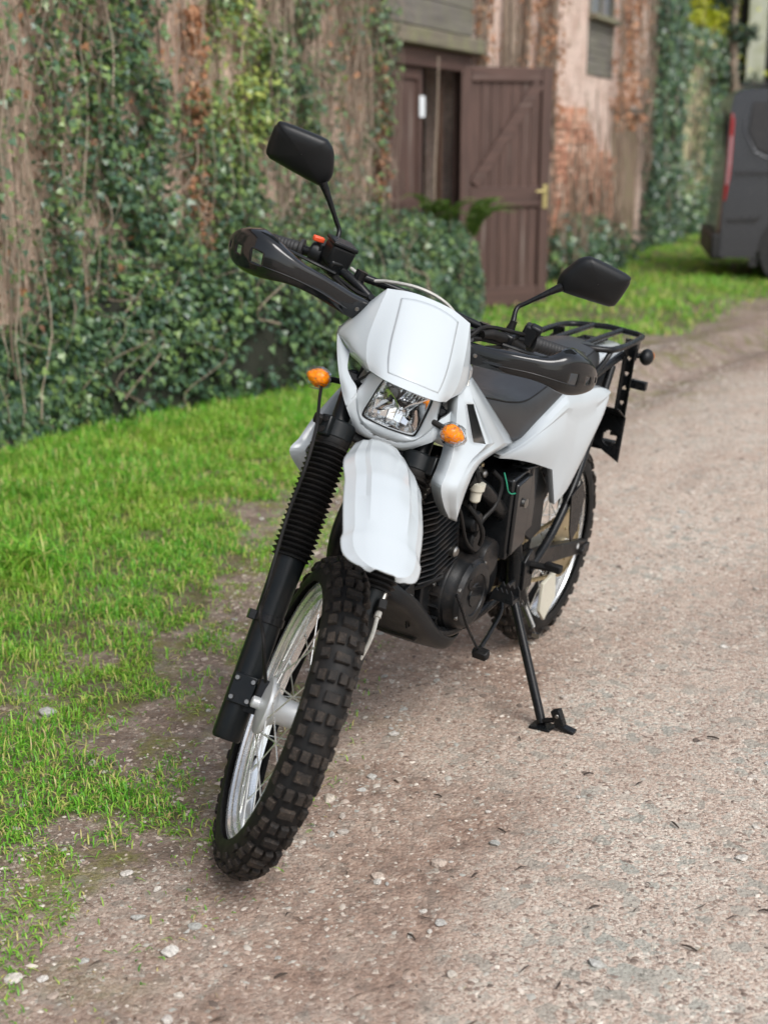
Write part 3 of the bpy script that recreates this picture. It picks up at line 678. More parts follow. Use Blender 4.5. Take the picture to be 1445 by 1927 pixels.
# ---------------------------------------------------------------- ivy and other plants
LEAF = np.array([(0, 0, 0), (.30, -.08, .03), (.52, .28, .0), (.24, .42, .05), (.0, 1.0, -.02), (-.24, .42, .05), (-.52, .28, 0), (-.30, -.08, .03), (0, .32, .09)])
LEAF_F = np.array([(0, 1, 8), (1, 2, 8), (2, 3, 8), (3, 4, 8), (4, 5, 8), (5, 6, 8), (6, 7, 8), (7, 0, 8)])
def m_leaf(name, stops, rough=.38, trans=.15):
    m, nt, p = mat_new(name); a = nd(nt, "ShaderNodeAttribute", attribute_name="tone")
    r = math_n(nt, 'ADD', math_n(nt, 'MULTIPLY', island(nt), .55), math_n(nt, 'MULTIPLY', a.outputs["Fac"], .6))
    c = ramp(nt, r, stops); nt.links.new(c, p.inputs["Base Color"]); p.inputs["Roughness"].default_value = rough; p.inputs["Specular IOR Level"].default_value = .55
    tr = nd(nt, "ShaderNodeBsdfTranslucent"); nt.links.new(c, tr.inputs[0]); mx = nd(nt, "ShaderNodeMixShader"); mx.inputs[0].default_value = trans
    nt.links.new(p.outputs[0], mx.inputs[1]); nt.links.new(tr.outputs[0], mx.inputs[2]); nt.links.new(mx.outputs[0], nt.nodes["Material Output"].inputs[0]); return m
m_ivy = m_leaf("ivy_leaf", [(0, (.022, .052, .036)), (.22, (.042, .090, .056)), (.45, (.075, .140, .070)), (.65, (.13, .215, .070)), (.85, (.24, .33, .075)), (1, (.40, .45, .11))], .30)
m_dead = m_leaf("dead_leaf", [(0, (.13, .070, .042)), (.3, (.25, .13, .075)), (.6, (.40, .18, .08)), (1, (.52, .38, .26))], .7)
m_lime = m_leaf("lime_leaf", [(0, (.34, .42, .02)), (.5, (.55, .60, .03)), (1, (.75, .70, .08))], .5, .35)
m_dark = m_leaf("evergreen_leaf", [(0, (.014, .036, .024)), (.4, (.03, .065, .04)), (1, (.08, .13, .065))])
def leaf_basis(normal, hang, r, sn=.5, sh=.5):
    n = len(normal); N = normal + r.normal(0, sn, (n, 3)); N /= np.linalg.norm(N, axis=1)[:, None]
    T = hang + r.normal(0, sh, (n, 3)); T -= N * np.sum(T * N, 1)[:, None]; T /= np.linalg.norm(T, axis=1)[:, None]
    return N, T, np.cross(T, N)
def leaf_mesh(name, P, normal, hang, size, tone, mat, parent, seed=1, sn=.5, sh=.5, kind="stuff", wid=1.0):
    r = np.random.default_rng(seed); N, T, S = leaf_basis(normal, hang, r, sn, sh); n = len(P)
    L = LEAF[None] * (1 + r.uniform(-.15, .15, (n, 9, 3))) * size[:, None, None]
    Vw = P[:, None] + L[..., 0:1] * S[:, None] * wid + L[..., 1:2] * T[:, None] + L[..., 2:3] * N[:, None]
    o = mesh_np(name, Vw.reshape(-1, 3), (np.arange(n)[:, None, None] * 9 + LEAF_F[None]).ravel(), np.full(n * 8, 3), mat, parent, attrs={"tone": np.repeat(tone, 9)})
    if kind: o["kind"] = kind
    return o
def stems_mesh(name, paths, radii, mat, parent, sides=5):
    vs, fs, b = [], [], 0
    for P, r0 in zip(paths, radii):
        P = np.asarray(P); m = len(P); t = np.gradient(P, axis=0); t /= np.maximum(np.linalg.norm(t, axis=1)[:, None], 1e-9)
        x = np.cross(t, np.array([.3, .9, .2])); x /= np.maximum(np.linalg.norm(x, axis=1)[:, None], 1e-6); y = np.cross(t, x); rr = r0 * np.linspace(1, .55, m)
        q = np.arange(sides) * 2 * np.pi / sides
        vs.append((P[:, None] + rr[:, None, None] * (np.cos(q)[None, :, None] * x[:, None] + np.sin(q)[None, :, None] * y[:, None])).reshape(-1, 3))
        i, k = np.meshgrid(np.arange(m - 1), np.arange(sides), indexing='ij'); k2 = (k + 1) % sides
        fs.append((b + np.stack([i * sides + k, i * sides + k2, (i + 1) * sides + k2, (i + 1) * sides + k], -1)).reshape(-1, 4)); b += m * sides
    F = np.concatenate(fs); o = mesh_np(name, np.concatenate(vs), F.ravel(), np.full(len(F), 4), mat, parent, smooth=True); o["kind"] = "stuff"; return o
def m_bark(name, a, b):
    m, nt, p = mat_new(name); co = wpos(nt); n = noise(nt, co, 40, 5, .6); i = island(nt)
    c = ramp(nt, math_n(nt, 'ADD', math_n(nt, 'MULTIPLY', n, .5), math_n(nt, 'MULTIPLY', i, .5)), [(.2, a), (.8, b)]); nt.links.new(c, p.inputs["Base Color"]); p.inputs["Roughness"].default_value = .85; bump(nt, p, n, .4, .01); return m
m_stem = m_bark("ivy_stem", (.12, .085, .06), (.36, .285, .215))
m_stem2 = m_bark("dry_stem", (.17, .13, .098), (.46, .375, .29))
wall_n = NW[None]; DOWN = np.array([[0, 0, -1.]])

# density of living ivy along the wall (u) above the hedge
ivu = [-4, -.7, -.45, 0, .22, .40, .55, .75, .95, 1.15, 1.42, 1.52, 1.62, 1.78, 1.92, 2.3, 2.7, 2.95, 3.05, 3.2, 3.38, 3.55, 3.9, 4.1, 4.28, 4.5]
ivd = [.6, .6, .25, .18, .12, .62, .22, .75, 1.0, 1.0, .92, .38, .12, .16, 1.0, 1.0, .95, .52, .62, 1.0, .70, .28, .18, .34, .40, .10]
dry_u = [-.6, 0, .5, .8, 1.2, 1.5, 1.8, 2.2, 2.6, 3.0, 3.5, 4.0, 4.4]; dry_d = [.9, .9, .8, .5, .25, .7, .6, .3, .5, .6, .9, 1.0, .8]
ivy = empty("climbing_ivy"); ivy.location = tuple(W0); tag(ivy, "ivy climbing the barn wall left of the brown doors, with bare stems", "ivy")
ivo = np.array(ivy.location)
r = np.random.default_rng(20); n = 77000
u = r.uniform(-3.2, 4.5, n); z = r.uniform(.35, 2.75, n)
uu_ = u + .10 * np.sin(z * 2.2 + u * 3) + .12 * (fbm(u * 2, z * 2, 14) - .5)
dn = np.interp(uu_, ivu, ivd); clump = sstep(.36, .60, fbm(u * 4.5, z * 3.2, 15)); low = sstep(1.25, .8, z); dn = np.clip(dn * (.22 + 1.0 * clump), 0, 1); dn = np.where((u > .35) | (u < -.5), np.maximum(dn, .75 * low), dn)
dn *= np.where((u > 2.4) & (u < 4.3) & (z > .85) & (z < 1.35), .55, 1)
k = r.random(n) < dn; u, z = u[k], z[k]; n = len(u)
d = .015 + .11 * r.random(n) ** 1.3 * (.5 + clump[k])
tone = np.clip(.18 + .40 * fbm(u * 2.2, z * 2.2, 16) + .55 * np.exp(-((u - 2.25) / .42) ** 2) * sstep(1.1, 1.6, z) - .10 * np.exp(-((u - 1.1) / .35) ** 2), 0, 1)
sz = r.uniform(.020, .050, n)
leaf_mesh("foliage", WPn(u, d, z) - ivo, np.repeat(wall_n * .8 + np.array([[0, 0, .45]]), n, 0), np.repeat(DOWN, n, 0), sz, tone, m_ivy, ivy, 3, .55, .45)
# the larger, nearest leaves one by one
lv = bpy.data.meshes.new("leaf"); lv.from_pydata([tuple(v) for v in LEAF], [], [tuple(int(i) for i in f) for f in LEAF_F]); lv.materials.append(m_ivy); at = lv.attributes.new("tone", 'FLOAT', 'POINT'); at.data.foreach_set("value", np.full(9, .45, np.float32))
r = np.random.default_rng(21); cnt = 0
while cnt < 240:
    a, b = r.uniform(.1, 4.2), r.uniform(.5, 2.1)
    if r.random() > np.interp(a, ivu, ivd): continue
    N, T, S = leaf_basis(NW[None] * .8 + np.array([[0, 0, .4]]), DOWN.copy(), r, .45, .45)
    o = bpy.data.objects.new("leaf", lv); o.parent = ivy; s = r.uniform(.036, .056); R3 = Matrix((S[0], T[0], N[0])).transposed().to_4x4()
    o.matrix_basis = Matrix.Translation(tuple(WPn(a, .10 + .05 * r.random(), b) - ivo)) @ R3 @ Matrix.Scale(s, 4); col.objects.link(o); cnt += 1
# dead russet leaves and dry leaf edge by the door
n = 2600; u = np.concatenate([r.normal(1.76, .055, 1100), r.normal(4.32, .05, 700), r.uniform(3.4, 4.4, 400), r.uniform(-.5, 1.6, 400)]); z = np.concatenate([r.uniform(.75, 2.1, 1100), r.uniform(1.0, 2.0, 700), r.uniform(.8, 2.6, 400), r.uniform(.6, 2.5, 400)])
k = r.random(n) < .35 + .65 * sstep(.4, .6, fbm(u * 3, z * 5, 18)); u, z = u[k], z[k]; n = len(u)
leaf_mesh("dead_leaves", WPn(u, r.uniform(.02, .12, n), z) - ivo, np.repeat(wall_n, n, 0), np.repeat(DOWN, n, 0), r.uniform(.022, .045, n), r.random(n) * .5 + np.where(np.abs(u - 1.76) < .2, .25, .0), m_dead, ivy, 5, .8, .5)
def wall_stems(n, seed, ulo, uhi, wob, rlo, rhi, dens_u, dens_d, zlo=.1, zhi=2.9, steps=16, dmax=.10):
    r = np.random.default_rng(seed); P, R = [], []
    while len(P) < n:
        a = r.uniform(ulo, uhi)
        if r.random() > np.interp(a, dens_u, dens_d): continue
        z0 = r.uniform(zlo, zhi - .3); L = r.uniform(.5, 2.2); z1 = min(zhi + .2, z0 + L); t = np.linspace(0, 1, steps)
        ph = r.uniform(0, 6.28, 4); uu = a + wob * (np.sin(t * 5 * L + ph[0]) * .5 + .35 * np.sin(t * 11 * L + ph[1])) + r.normal(0, .10) * t
        dd = .012 + dmax * r.random() ** 2 + .018 * np.sin(t * 7 + ph[2]); P.append(WPn(uu, dd, z0 + (z1 - z0) * t) - ivo); R.append(r.uniform(rlo, rhi))
    return P, R
P, R = wall_stems(150, 31, -.7, 4.5, .035, .0035, .010, dry_u, dry_d); stems_mesh("stems", P, R, m_stem, ivy)
P, R = wall_stems(330, 32, -.7, 4.5, .06, .0015, .0042, dry_u, dry_d, steps=12, dmax=.16); stems_mesh("dry_stems", P, R, m_stem2, ivy, 4)
# tangled loose twigs
r = np.random.default_rng(33); P, R = [], []
for _ in range(1100):
    a = r.uniform(-.6, 4.45); z = r.uniform(.5, 2.7)
    if r.random() > np.interp(a, dry_u, dry_d): continue
    d0 = r.uniform(.02, .18); L = r.uniform(.08, .45); th = r.normal(-math.pi / 2, 1.0); t = np.linspace(0, 1, 8); c = r.normal(0, .8)
    aa = th + c * t; P.append(WPn(a + L * np.cumsum(np.cos(aa)) / 8, d0 + .05 * np.sin(t * 3 + c), z + L * np.cumsum(np.sin(aa)) / 8) - ivo); R.append(r.uniform(.0012, .0032))
stems_mesh("twigs", P, R, m_stem2, ivy, 4)

# hedge-like mound of ivy along the foot of the wall
hu = [-3.2, -.6, -.2, .4, .9, 1.4, 1.8, 2.6, 4.0, 5.0, 5.6, 5.95]; hp = [.25, .20, .06, .12, .30, .52, .68, .78, .74, .62, .42, .12]; hh = [.7, .65, .55, .68, .80, .90, .97, 1.0, .97, .93, .80, .35]
hedge = empty("ivy_hedge"); hedge.location = tuple(W0); tag(hedge, "dense mound of dark ivy at the foot of the barn wall, reaching the doors", "ivy")
def hedge_pt(u, th, k):
    pr, h = np.interp(u, hu, hp), np.interp(u, hu, hh); b = 1 + .20 * (fbm(u * 2.3, th * 1.6, 24) - .5) + .16 * (fbm(u * 6, th * 4, 25) - .5)
    return WPn(u, pr * b * k * np.cos(th) ** .62, h * b * k * np.sin(th) ** .75), np.cos(th), np.sin(th)
us = np.linspace(-3.2, 5.95, 90); ths = np.linspace(.0, 1.5, 26); Ug, Tg = np.meshgrid(us, ths, indexing='ij'); Pg, _, _ = hedge_pt(Ug, Tg, .84)
ii = np.arange(90 * 26).reshape(90, 26); F = np.stack([ii[:-1, :-1], ii[:-1, 1:], ii[1:, 1:], ii[1:, :-1]], -1).reshape(-1, 4)
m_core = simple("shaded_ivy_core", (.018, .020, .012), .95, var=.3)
co_o = mesh_np("shade_core", (Pg.reshape(-1, 3) - ivo), F.ravel(), np.full(len(F), 4), m_core, hedge, smooth=True)  # filler shell, the mound's inner shade put into its dark colour
r = np.random.default_rng(26); n = 42000; u = r.uniform(-3.2, 5.95, n); th = np.arcsin(np.clip(r.random(n) ** .85, .0, .999)); k = 1 - .22 * r.random(n) ** 1.4
P, cc1, ss1 = hedge_pt(u, th, k); nv = NW[None] * cc1[:, None] + np.array([[0, 0, 1.]]) * ss1[:, None] * .9
keepm = (fbm(u * 4.2, th * 4.2, 27) > .42) | (r.random(n) < .22)
bare = (np.abs(u - 1.75) < .22) & (th < .42); keepm &= ~(bare & (r.random(n) < .45))
P, nv, u, th, k = P[keepm], nv[keepm], u[keepm], th[keepm], k[keepm]; n = len(u)
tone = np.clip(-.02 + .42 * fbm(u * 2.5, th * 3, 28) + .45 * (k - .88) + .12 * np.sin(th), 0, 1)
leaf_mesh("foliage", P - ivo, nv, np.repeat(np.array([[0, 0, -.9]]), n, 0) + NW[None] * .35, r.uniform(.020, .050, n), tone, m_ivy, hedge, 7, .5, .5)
P, R = [], []
for _ in range(70):
    a = r.uniform(-.3, 5.8); t = np.linspace(0, 1, 12); th = np.clip(r.uniform(0, .9) + t * r.uniform(.2, .8), 0, 1.5); q, _, _ = hedge_pt(a + .12 * np.sin(t * 6 + r.uniform(0, 6)) + r.normal(0, .15) * t, th, 1.0 + r.uniform(-.1, .05)); P.append(q - ivo); R.append(r.uniform(.0016, .0048))
stems_mesh("stems", P, R, m_stem, hedge, 4)
# single fallen orange leaf at the hedge foot
o = bpy.data.objects.new("fallen_leaf", lv.copy()); o.data.materials.clear(); o.data.materials.append(simple("orange_leaf", (.48, .17, .05), .6)); o.location = (-1.38, 6.78, .10); o.scale = (.06, .06, .06); o.rotation_euler = (.9, .2, .4); col.objects.link(o); tag(o, "curled orange dead leaf at the foot of the ivy", "leaf")

# far ivy: column on the barn corner, mantle on the garden wall, brambles below the bricks
def ivy_patch(name, label, n, fu, fz, dens, smin, smax, tone0, seed, prot=.12, mat=None):
    e = empty(name); e.location = tuple(WPn(fu[0], 0, 0)); tag(e, label, "ivy" if "ivy" in label else "bramble"); eo = np.array(e.location); r = np.random.default_rng(seed)
    u = r.uniform(*fu, n); z = r.uniform(*fz, n); k = r.random(n) < dens(u, z); u, z = u[k], z[k]; m = len(u)
    d = .02 + prot * r.random(m) * (.4 + fbm(u * 3, z * 3, seed)); tone = np.clip(tone0 + .35 * (fbm(u * 3, z * 3, seed + 1) - .3), 0, 1)
    leaf_mesh("foliage", WPn(u, d, z) - eo, np.repeat(wall_n * .7 + np.array([[-.3, -.5, .4]]), m, 0), np.repeat(DOWN, m, 0), r.uniform(smin, smax, m), tone, mat or m_ivy, e, seed, .6, .5)
    P, R = [], []
    for _ in range(60):
        a = r.uniform(*fu); t = np.linspace(0, 1, 12); z0 = r.uniform(fz[0], fz[1] - .4); P.append(WPn(a + .08 * np.sin(t * 7 + r.uniform(0, 6)), .05 + prot * .8 * r.random() + 0 * t, z0 + t * r.uniform(.4, 1.6)) - eo); R.append(r.uniform(.004, .014))
    stems_mesh("stems", P, R, m_stem, e, 5); return e
ivy_patch("ivy_column", "dark ivy column on the barn corner beside the plank door", 6500, (13.15, 14.9), (0, 4.2), lambda u, z: .75 + 0 * u, .05, .09, .08, 41, .25)
ivy_patch("ivy_mantle", "ragged ivy hanging on the lichen stained garden wall", 6500, (14.9, 20.4), (0, 3.0), lambda u, z: np.clip(.9 * sstep(.48, .62, fbm(u * 1.6, z * .7, 43)) + .5 * sstep(2.3, 2.8, z) + .8 * sstep(.9, .3, z), 0, 1), .05, .10, .18, 44, .3)
ivy_patch("dry_ivy_stems", "brown dry ivy hanging between the brick patch and plank door", 2600, (11.1, 13.2), (.9, 3.6), lambda u, z: np.clip(np.exp(-((u - 11.9) / .5) ** 2), 0, 1) * (z > 1.55), .04, .07, .3, 46, .15, m_dead)
ivy_patch("bramble", "dark brambles growing against the bricks beside the open door", 2600, (8.3, 11.2), (0, .85), lambda u, z: (z < .72 - .25 * np.abs(u - 9.3)) * .95, .045, .08, .06, 48, .55)
# dry stem curtain on the pale render above the door
e = empty("bare_ivy"); e.location = tuple(WPn(6.5, 0, 0)); eo = np.array(e.location); tag(e, "bare ivy stems running up the pink wall behind the open door", "ivy")
P, R = [], []; r = np.random.default_rng(52)
for _ in range(170):
    a = r.choice([6.55, 7.3, 7.75, 8.3, 8.7]) + r.normal(0, .10); t = np.linspace(0, 1, 14); z0 = r.uniform(.2, 2.2); P.append(WPn(a + .05 * np.sin(t * 6 + r.uniform(0, 6)), .03 + .05 * r.random() + 0 * t, z0 + t * r.uniform(.8, 2)) - eo); R.append(r.uniform(.005, .016))
stems_mesh("stems", P, R, m_stem, e, 5)
n = 1500; u = r.choice([6.55, 7.75, 8.3, 8.75], n) + r.normal(0, .12, n); z = r.uniform(1.6, 3.6, n); leaf_mesh("dead_leaves", WPn(u, r.uniform(.03, .14, n), z) - eo, np.repeat(wall_n, n, 0), np.repeat(DOWN, n, 0), r.uniform(.03, .055, n), r.random(n) * .7, m_dead, e, 53, .7, .5)

# ferns beside the door
m_fern = m_leaf("fern_frond", [(0, (.06, .13, .025)), (.5, (.14, .23, .04)), (1, (.28, .31, .08))], .5, .3)
def fern(x, y, z, n, L, label, seed, face):
    e = empty("fern", (x, y, z)); tag(e, label, "fern"); r = random.Random(seed)
    for k in range(n):
        a = face + (k - (n - 1) / 2) * 2.6 / n + r.uniform(-.15, .15); up = r.uniform(.75, 1.1); t = np.linspace(0, 1, 17); l = L * r.uniform(.75, 1.1)
        sp = np.stack([l * .70 * t ** 1.4 * math.cos(a), l * .70 * t ** 1.4 * math.sin(a), l * up * (1.25 * t - .75 * t ** 2.4)], 1); mb = MB(); mb.tube(sp, [.004, .0012], 4)
        sd = np.array([-math.sin(a), math.cos(a), 0])
        for i in range(2, 17):
            w = l * .17 * math.sin(math.pi * min(1, .25 + t[i] * .75)) ** .8; tn = unit(sp[i] - sp[i - 1])
            for s in (-1, 1): q = sp[i]; mb.add([q - tn * .006, q + sd * s * w * .5 + tn * (.1 * w - .007), q + sd * s * w + tn * w * .35 - V(0, 0, w * .12), q + sd * s * w * .5 + tn * (.3 * w + .006), q + tn * .007], [(0, 1, 2, 3, 4)])
        mb.build("frond", m_fern, e, sharp=None)
p = WPn(5.02, .25, .70); fern(p[0], p[1], p[2], 8, .55, "yellow green fern growing out of the hedge before the brown doors", 1, -1.2)
p = WPn(5.45, .34, .62); fern(p[0], p[1], p[2], 7, .62, "arching fern at the right end of the ivy hedge", 2, -.2)
# dead branch standing before the fixed leaf
mb = MB(); q = [WPn(5.28, .12, .6), WPn(5.20, .14, 1.1), WPn(5.27, .13, 1.55), WPn(5.32, .12, 2.03)]; mb.tube(catmull(q, 20), [.012, .007], 8); o = mb.build("dead_branch", m_stem2); tag(o, "bare dead branch standing against the brown doors near the notice", "branch")

# trees behind the garden wall
def tree(name, label, x, y, H, spread, zc, n, size, mat, seed, trunk=.14):
    e = empty(name, (x, y, 0)); tag(e, label, "tree"); r = np.random.default_rng(seed); mb = MB()
    mb.tube(catmull([(0, 0, -.1), (.05, 0, H * .35), (-.05, .05, H * .7), (0, 0, H)], 14), [trunk, trunk * .25], 10)
    tips = []
    for k in range(14):
        z0 = H * r.uniform(.3, .9); a = r.uniform(0, 6.28); l = spread * r.uniform(.5, 1.0); q = np.array([(0, 0, z0), (l * .5 * math.cos(a), l * .5 * math.sin(a), z0 + l * .3), (l * math.cos(a), l * math.sin(a), z0 + l * .45)]); mb.tube(catmull(q, 8), [trunk * .35, .012], 6); tips += [q[1], q[2]]
    mb.build("trunk", m_stem, e)
    tips = np.array(tips); c = tips[r.integers(len(tips), size=n)] + r.normal(0, spread * .17, (n, 3)); N = r.normal(0, 1, (n, 3)) + np.array([0, 0, .8])
    leaf_mesh("crown", c, N, np.repeat(DOWN, n, 0) + r.normal(0, .6, (n, 3)), r.uniform(size * .7, size * 1.3, n), r.random(n) * .6, mat, e, seed, .3, .4); return e
tree("lime_tree", "bright yellow green tree rising behind the garden wall", 5.05, 24.6, 5.0, 1.5, 3, 15000, .075, m_lime, 61)
q = WPn(16.0, -5.0, 0); tree("lime_tree", "paler yellow green tree further behind the garden wall, nearest the barn", q[0], q[1], 6.5, 2.4, 3, 9000, .11, m_lime, 62)
tree("dark_tree", "dark bare looking evergreen between the garden wall and the shed", 5.46, 22.3, 4.6, .38, 3, 1500, .07, m_dark, 63, .12)
# woodland closing the view
rw_ = np.random.default_rng(66); n = 26000; wx = rw_.uniform(-6, 30, n); wz = rw_.uniform(0, 11, n); wy = 31 + rw_.uniform(-1.5, 1.5, n)
wo_ = leaf_mesh("woodland", np.stack([wx, wy, wz * (.75 + .5 * fbm(wx * .4, wz * .1, 67))], 1), np.repeat(np.array([[0, -1., .5]]), n, 0), np.repeat(DOWN, n, 0), rw_.uniform(.18, .34, n), rw_.random(n) * .7, m_dark, None, 68, .5, .5); tag(wo_, "far off mass of dark trees behind the sheds", kind="stuff")

# ---------------------------------------------------------------- van
m_van = simple("dark_grey_van_paint", (.026, .027, .032), .22, .3, var=.10, vs=2, rvar=.05, coat=.6, dirt=.12, dirtc=(.10, .085, .07))
m_vpl = simple("black_van_trim", (.014, .014, .015), .55, dirt=.25, dirtc=(.09, .075, .06)); m_vgl = simple("dark_van_glass", (.012, .014, .016), .06, var=.1); m_red = simple("red_tail_lamp", (.30, .012, .014), .12, var=.1, coat=.8); m_clr = simple("clear_tail_lamp", (.36, .20, .21), .12, coat=.8)
van = empty("van", (3.40, 14.25, 0)); van.rotation_euler = (0, 0, math.radians(-9.5)); tag(van, "dark grey panel van parked at the end of the track, rear towards the barn", "van")
def arc(cx, r, z0, n=14, up=True): return [(cx + r * math.cos(a), z0 + r * math.sin(a)) for a in np.linspace(math.pi, 0, n)]
prof = [(.02, .30), (.03, .62), (.05, 1.00), (.075, 1.60), (.11, 1.86), (.20, 1.935), (.6, 1.965), (2.6, 1.975), (3.35, 1.93), (4.15, 1.32), (4.75, 1.12), (4.93, .92), (4.97, .50), (4.94, .25)] + [(4.42, .25)] + arc(4.02, .40, .34)[::-1] + [(3.58, .25), (1.28, .25)] + arc(.85, .40, .34)[::-1] + [(.40, .25), (.06, .25)]
ys = [0, .03, .10, .30, 1.65, 1.85, 1.92, 1.95]
rows = []
for y in ys:
    e = max(0, .10 - y, y - 1.85); row = []
    for x, z in prof:
        tum = .10 * max(0, (z - 1.0)) ** 1.3; yy = y + tum * (1 - 2 * y / 1.95); sh = e * .55
        row.append((min(max(x, sh + .0), 4.97 - sh) if sh else x, yy, z - (sh * .5 if z > 1.9 else 0)))
    rows.append(row + [row[0]])
mb = MB(); mb.grid(rows); n0 = len(prof); mb.f.append(tuple(range(n0 - 1, -1, -1))) ; mb.f.append(tuple((len(ys) - 1) * (n0 + 1) + i for i in range(n0)))
mb.build("body", m_van, van, sharp=28)
def vpanel(name, pts, mat, y=-.004, t=.008, bev=.006):
    mb = MB(); q = [(x, y + .10 * max(0, z - 1.0) ** 1.3, z) for x, z in pts]; c = len(q); mb.add([(a, b - t / 2, d) for a, b, d in q] + [(a, b + t / 2, d) for a, b, d in q], [tuple(range(c - 1, -1, -1)), tuple(range(c, 2 * c))] + [(i, (i + 1) % c, c + (i + 1) % c, c + i) for i in range(c)]); return mb.build(name, mat, van, bevel=bev)
vpanel("side_window_panel", [(.36, 1.33), (.27, 1.50), (.30, 1.79), (1.70, 1.80), (1.74, 1.30), (.52, 1.27)], m_vpl)
m_lin = simple("panel_edge_highlight", (.09, .095, .105), .3, .3)
mb = MB(); pth = [(x, -.010 + .10 * max(0, z - 1.0) ** 1.3, z) for x, z in ((.235, 1.62), (.235, 1.50), (.35, 1.30), (.47, 1.245), (1.70, 1.255))]; mb.tube(pth, .007, 6); mb.build("crease_highlight", m_lin, van)  # lighter tube, the crease's highlight put into its colour
vpanel("rubbing_strip", [(.16, 1.115), (3.4, 1.075), (3.4, 1.045), (.16, 1.085)], m_vpl, -.006, .012, .003)
vpanel("side_moulding", [(.10, .60), (.40, .60), (.47, .70), (.42, .66), (.10, .64)], m_vpl, -.004, .008, .003)
vpanel("tail_lamp", [(.058, .82), (.085, .82), (.118, 1.10), (.128, 1.60), (.112, 1.68), (.090, 1.68)], m_red, .006, .05, .012)
vpanel("reversing_lamp", [(.074, .98), (.096, .98), (.108, 1.20), (.112, 1.46), (.092, 1.46)], m_clr, -.008, .036, .004)
mb = MB(); mb.box((.04, .975, .36), (.16, 1.93, .26)); mb.build("rear_bumper", m_vpl, van, bevel=.03)
mb = MB(); mb.box((.40, .02, .22), (.08, .03, .12)); mb.build("mudflap", m_vpl, van)
for x in (.85, 4.02):
    for y, s in ((.10, -1), (1.85, 1)):
        mb = MB(); mb.lathe([(.20, -.10), (.30, -.10), (.335, -.07), (.34, 0), (.335, .07), (.30, .10), (.20, .10)], (x, y, .34), (0, 1, 0), 40); wo2 = mb.build("wheel", M['tyre'], van, sharp=30)
        mb = MB(); mb.lathe([(.205, s * .09), (.20, s * .095), (.185, s * .06), (.06, s * .07), (.055, s * .095), (.001, s * .096)], (x, y, .34), (0, 1, 0), 32); mb.build("rim", M['alu'], wo2)
        mb = MB()
        for k in range(5): q = k * 2 * math.pi / 5; mb.tube([(x + .05 * math.cos(q), y + s * .085, .34 + .05 * math.sin(q)), (x + .195 * math.cos(q), y + s * .08, .34 + .195 * math.sin(q))], .028, 6, flat=.5)
        mb.build("spokes", M['alu'], wo2)
        mb = MB(); mb.lathe([(.40, -.12 if s < 0 else -.25), (.40, .25 if s < 0 else .12)], (x, y, .34), (0, 1, 0), 32); mb.build("wheel_arch", m_vpl, van)
vpanel("cab_window", [(3.05, 1.20), (3.05, 1.72), (3.36, 1.74), (3.95, 1.30), (3.95, 1.20)], m_vgl)
mb = MB(); mb.add([(3.42, .16, 1.885), (3.42, 1.79, 1.885), (4.15, 1.86, 1.335), (4.15, .09, 1.335)], [(0, 1, 2, 3)]); mb.build("windscreen", m_vgl, van, solid=.012, offset=1)
vpanel("door_seam", [(2.10, .30), (2.112, .30), (2.112, 1.90), (2.10, 1.90)], m_vpl, -.002, .006, .001)
mb = MB(); mb.box((.055, .975, 1.45), (.02, 1.45, .55), roty(-.07)); mb.build("rear_window", m_vgl, van, bevel=.02)
mb = MB(); mb.tube(catmull([(.18, .16, 1.955), (1.5, .155, 1.985), (3.0, .155, 1.985), (3.35, .17, 1.945)], 16), .016, 8); mb.build("roof_rail", m_vpl, van)
# ================================================================== motorcycle
# bike frame: x forward, y to the rider's left, z up, origin at the rear contact point
BIKE = Matrix(((-0.49408, 0.86514, 0.08612, 0.43036), (-0.86939, -0.49078, -0.05747, 3.78078), (-0.00746, -0.10327, 0.99463, 0.0), (0, 0, 0, 1)))
STEER = Matrix(((0.83454, -0.54219, -0.0979, 0.25138), (0.54219, 0.77662, 0.32078, -0.82371), (-0.0979, -0.32078, 0.94208, 0.14873), (0, 0, 0, 1)))
WB, RF, RR, YS = 1.4203, 0.3319, 0.3083, 0.0935
RAKE = math.radians(30.61)
LEAD, STEM = .060, .0839         # axle ahead of the legs, axle ahead of the steering axis
def fit_front(p):      # bars, guards, mask
    x, y, z = p; return (x + .0437 + .0314 * (z - 1) - .0174 * (x - .9), y * .9854, z + .0061 - .0108 * (z - 1) - .0164 * (x - .9))
def fit_guard(p):      # front mudguard
    x, y, z = p; return (x + .0378 + .0111 * (z - 1) - .0149 * (x - .9), y * .9886, z + .0053 - .0114 * (z - 1) - .0178 * (x - .9))
def fit_body(p):       # frame-mounted parts
    x, y, z = p; a = abs(y); return (1.0185 * x - .0151 * a - .1044 * z + .0120, y, .00195 * x - .0485 * a + .9732 * z - .0046)
AX = np.array([-math.sin(RAKE), 0, math.cos(RAKE)])       # steering axis, up and back
FX = np.array([math.cos(RAKE), 0, math.sin(RAKE)])        # forward, square to the fork

bike = empty("motorcycle")
bike.matrix_basis = BIKE
tag(bike, "white and black trail motorcycle leaning on its side stand on the gravel track", "motorcycle")

def mirror(pts): return [(p[0], -p[1], p[2]) for p in pts]
def bolt(mb, c, axis, r=.005, h=.005):
    mb.lathe([(r * .55, -h), (r, -h), (r, h * .2), (r * .8, h * .6), (0.0005, h * .6)], c, axis, 8)

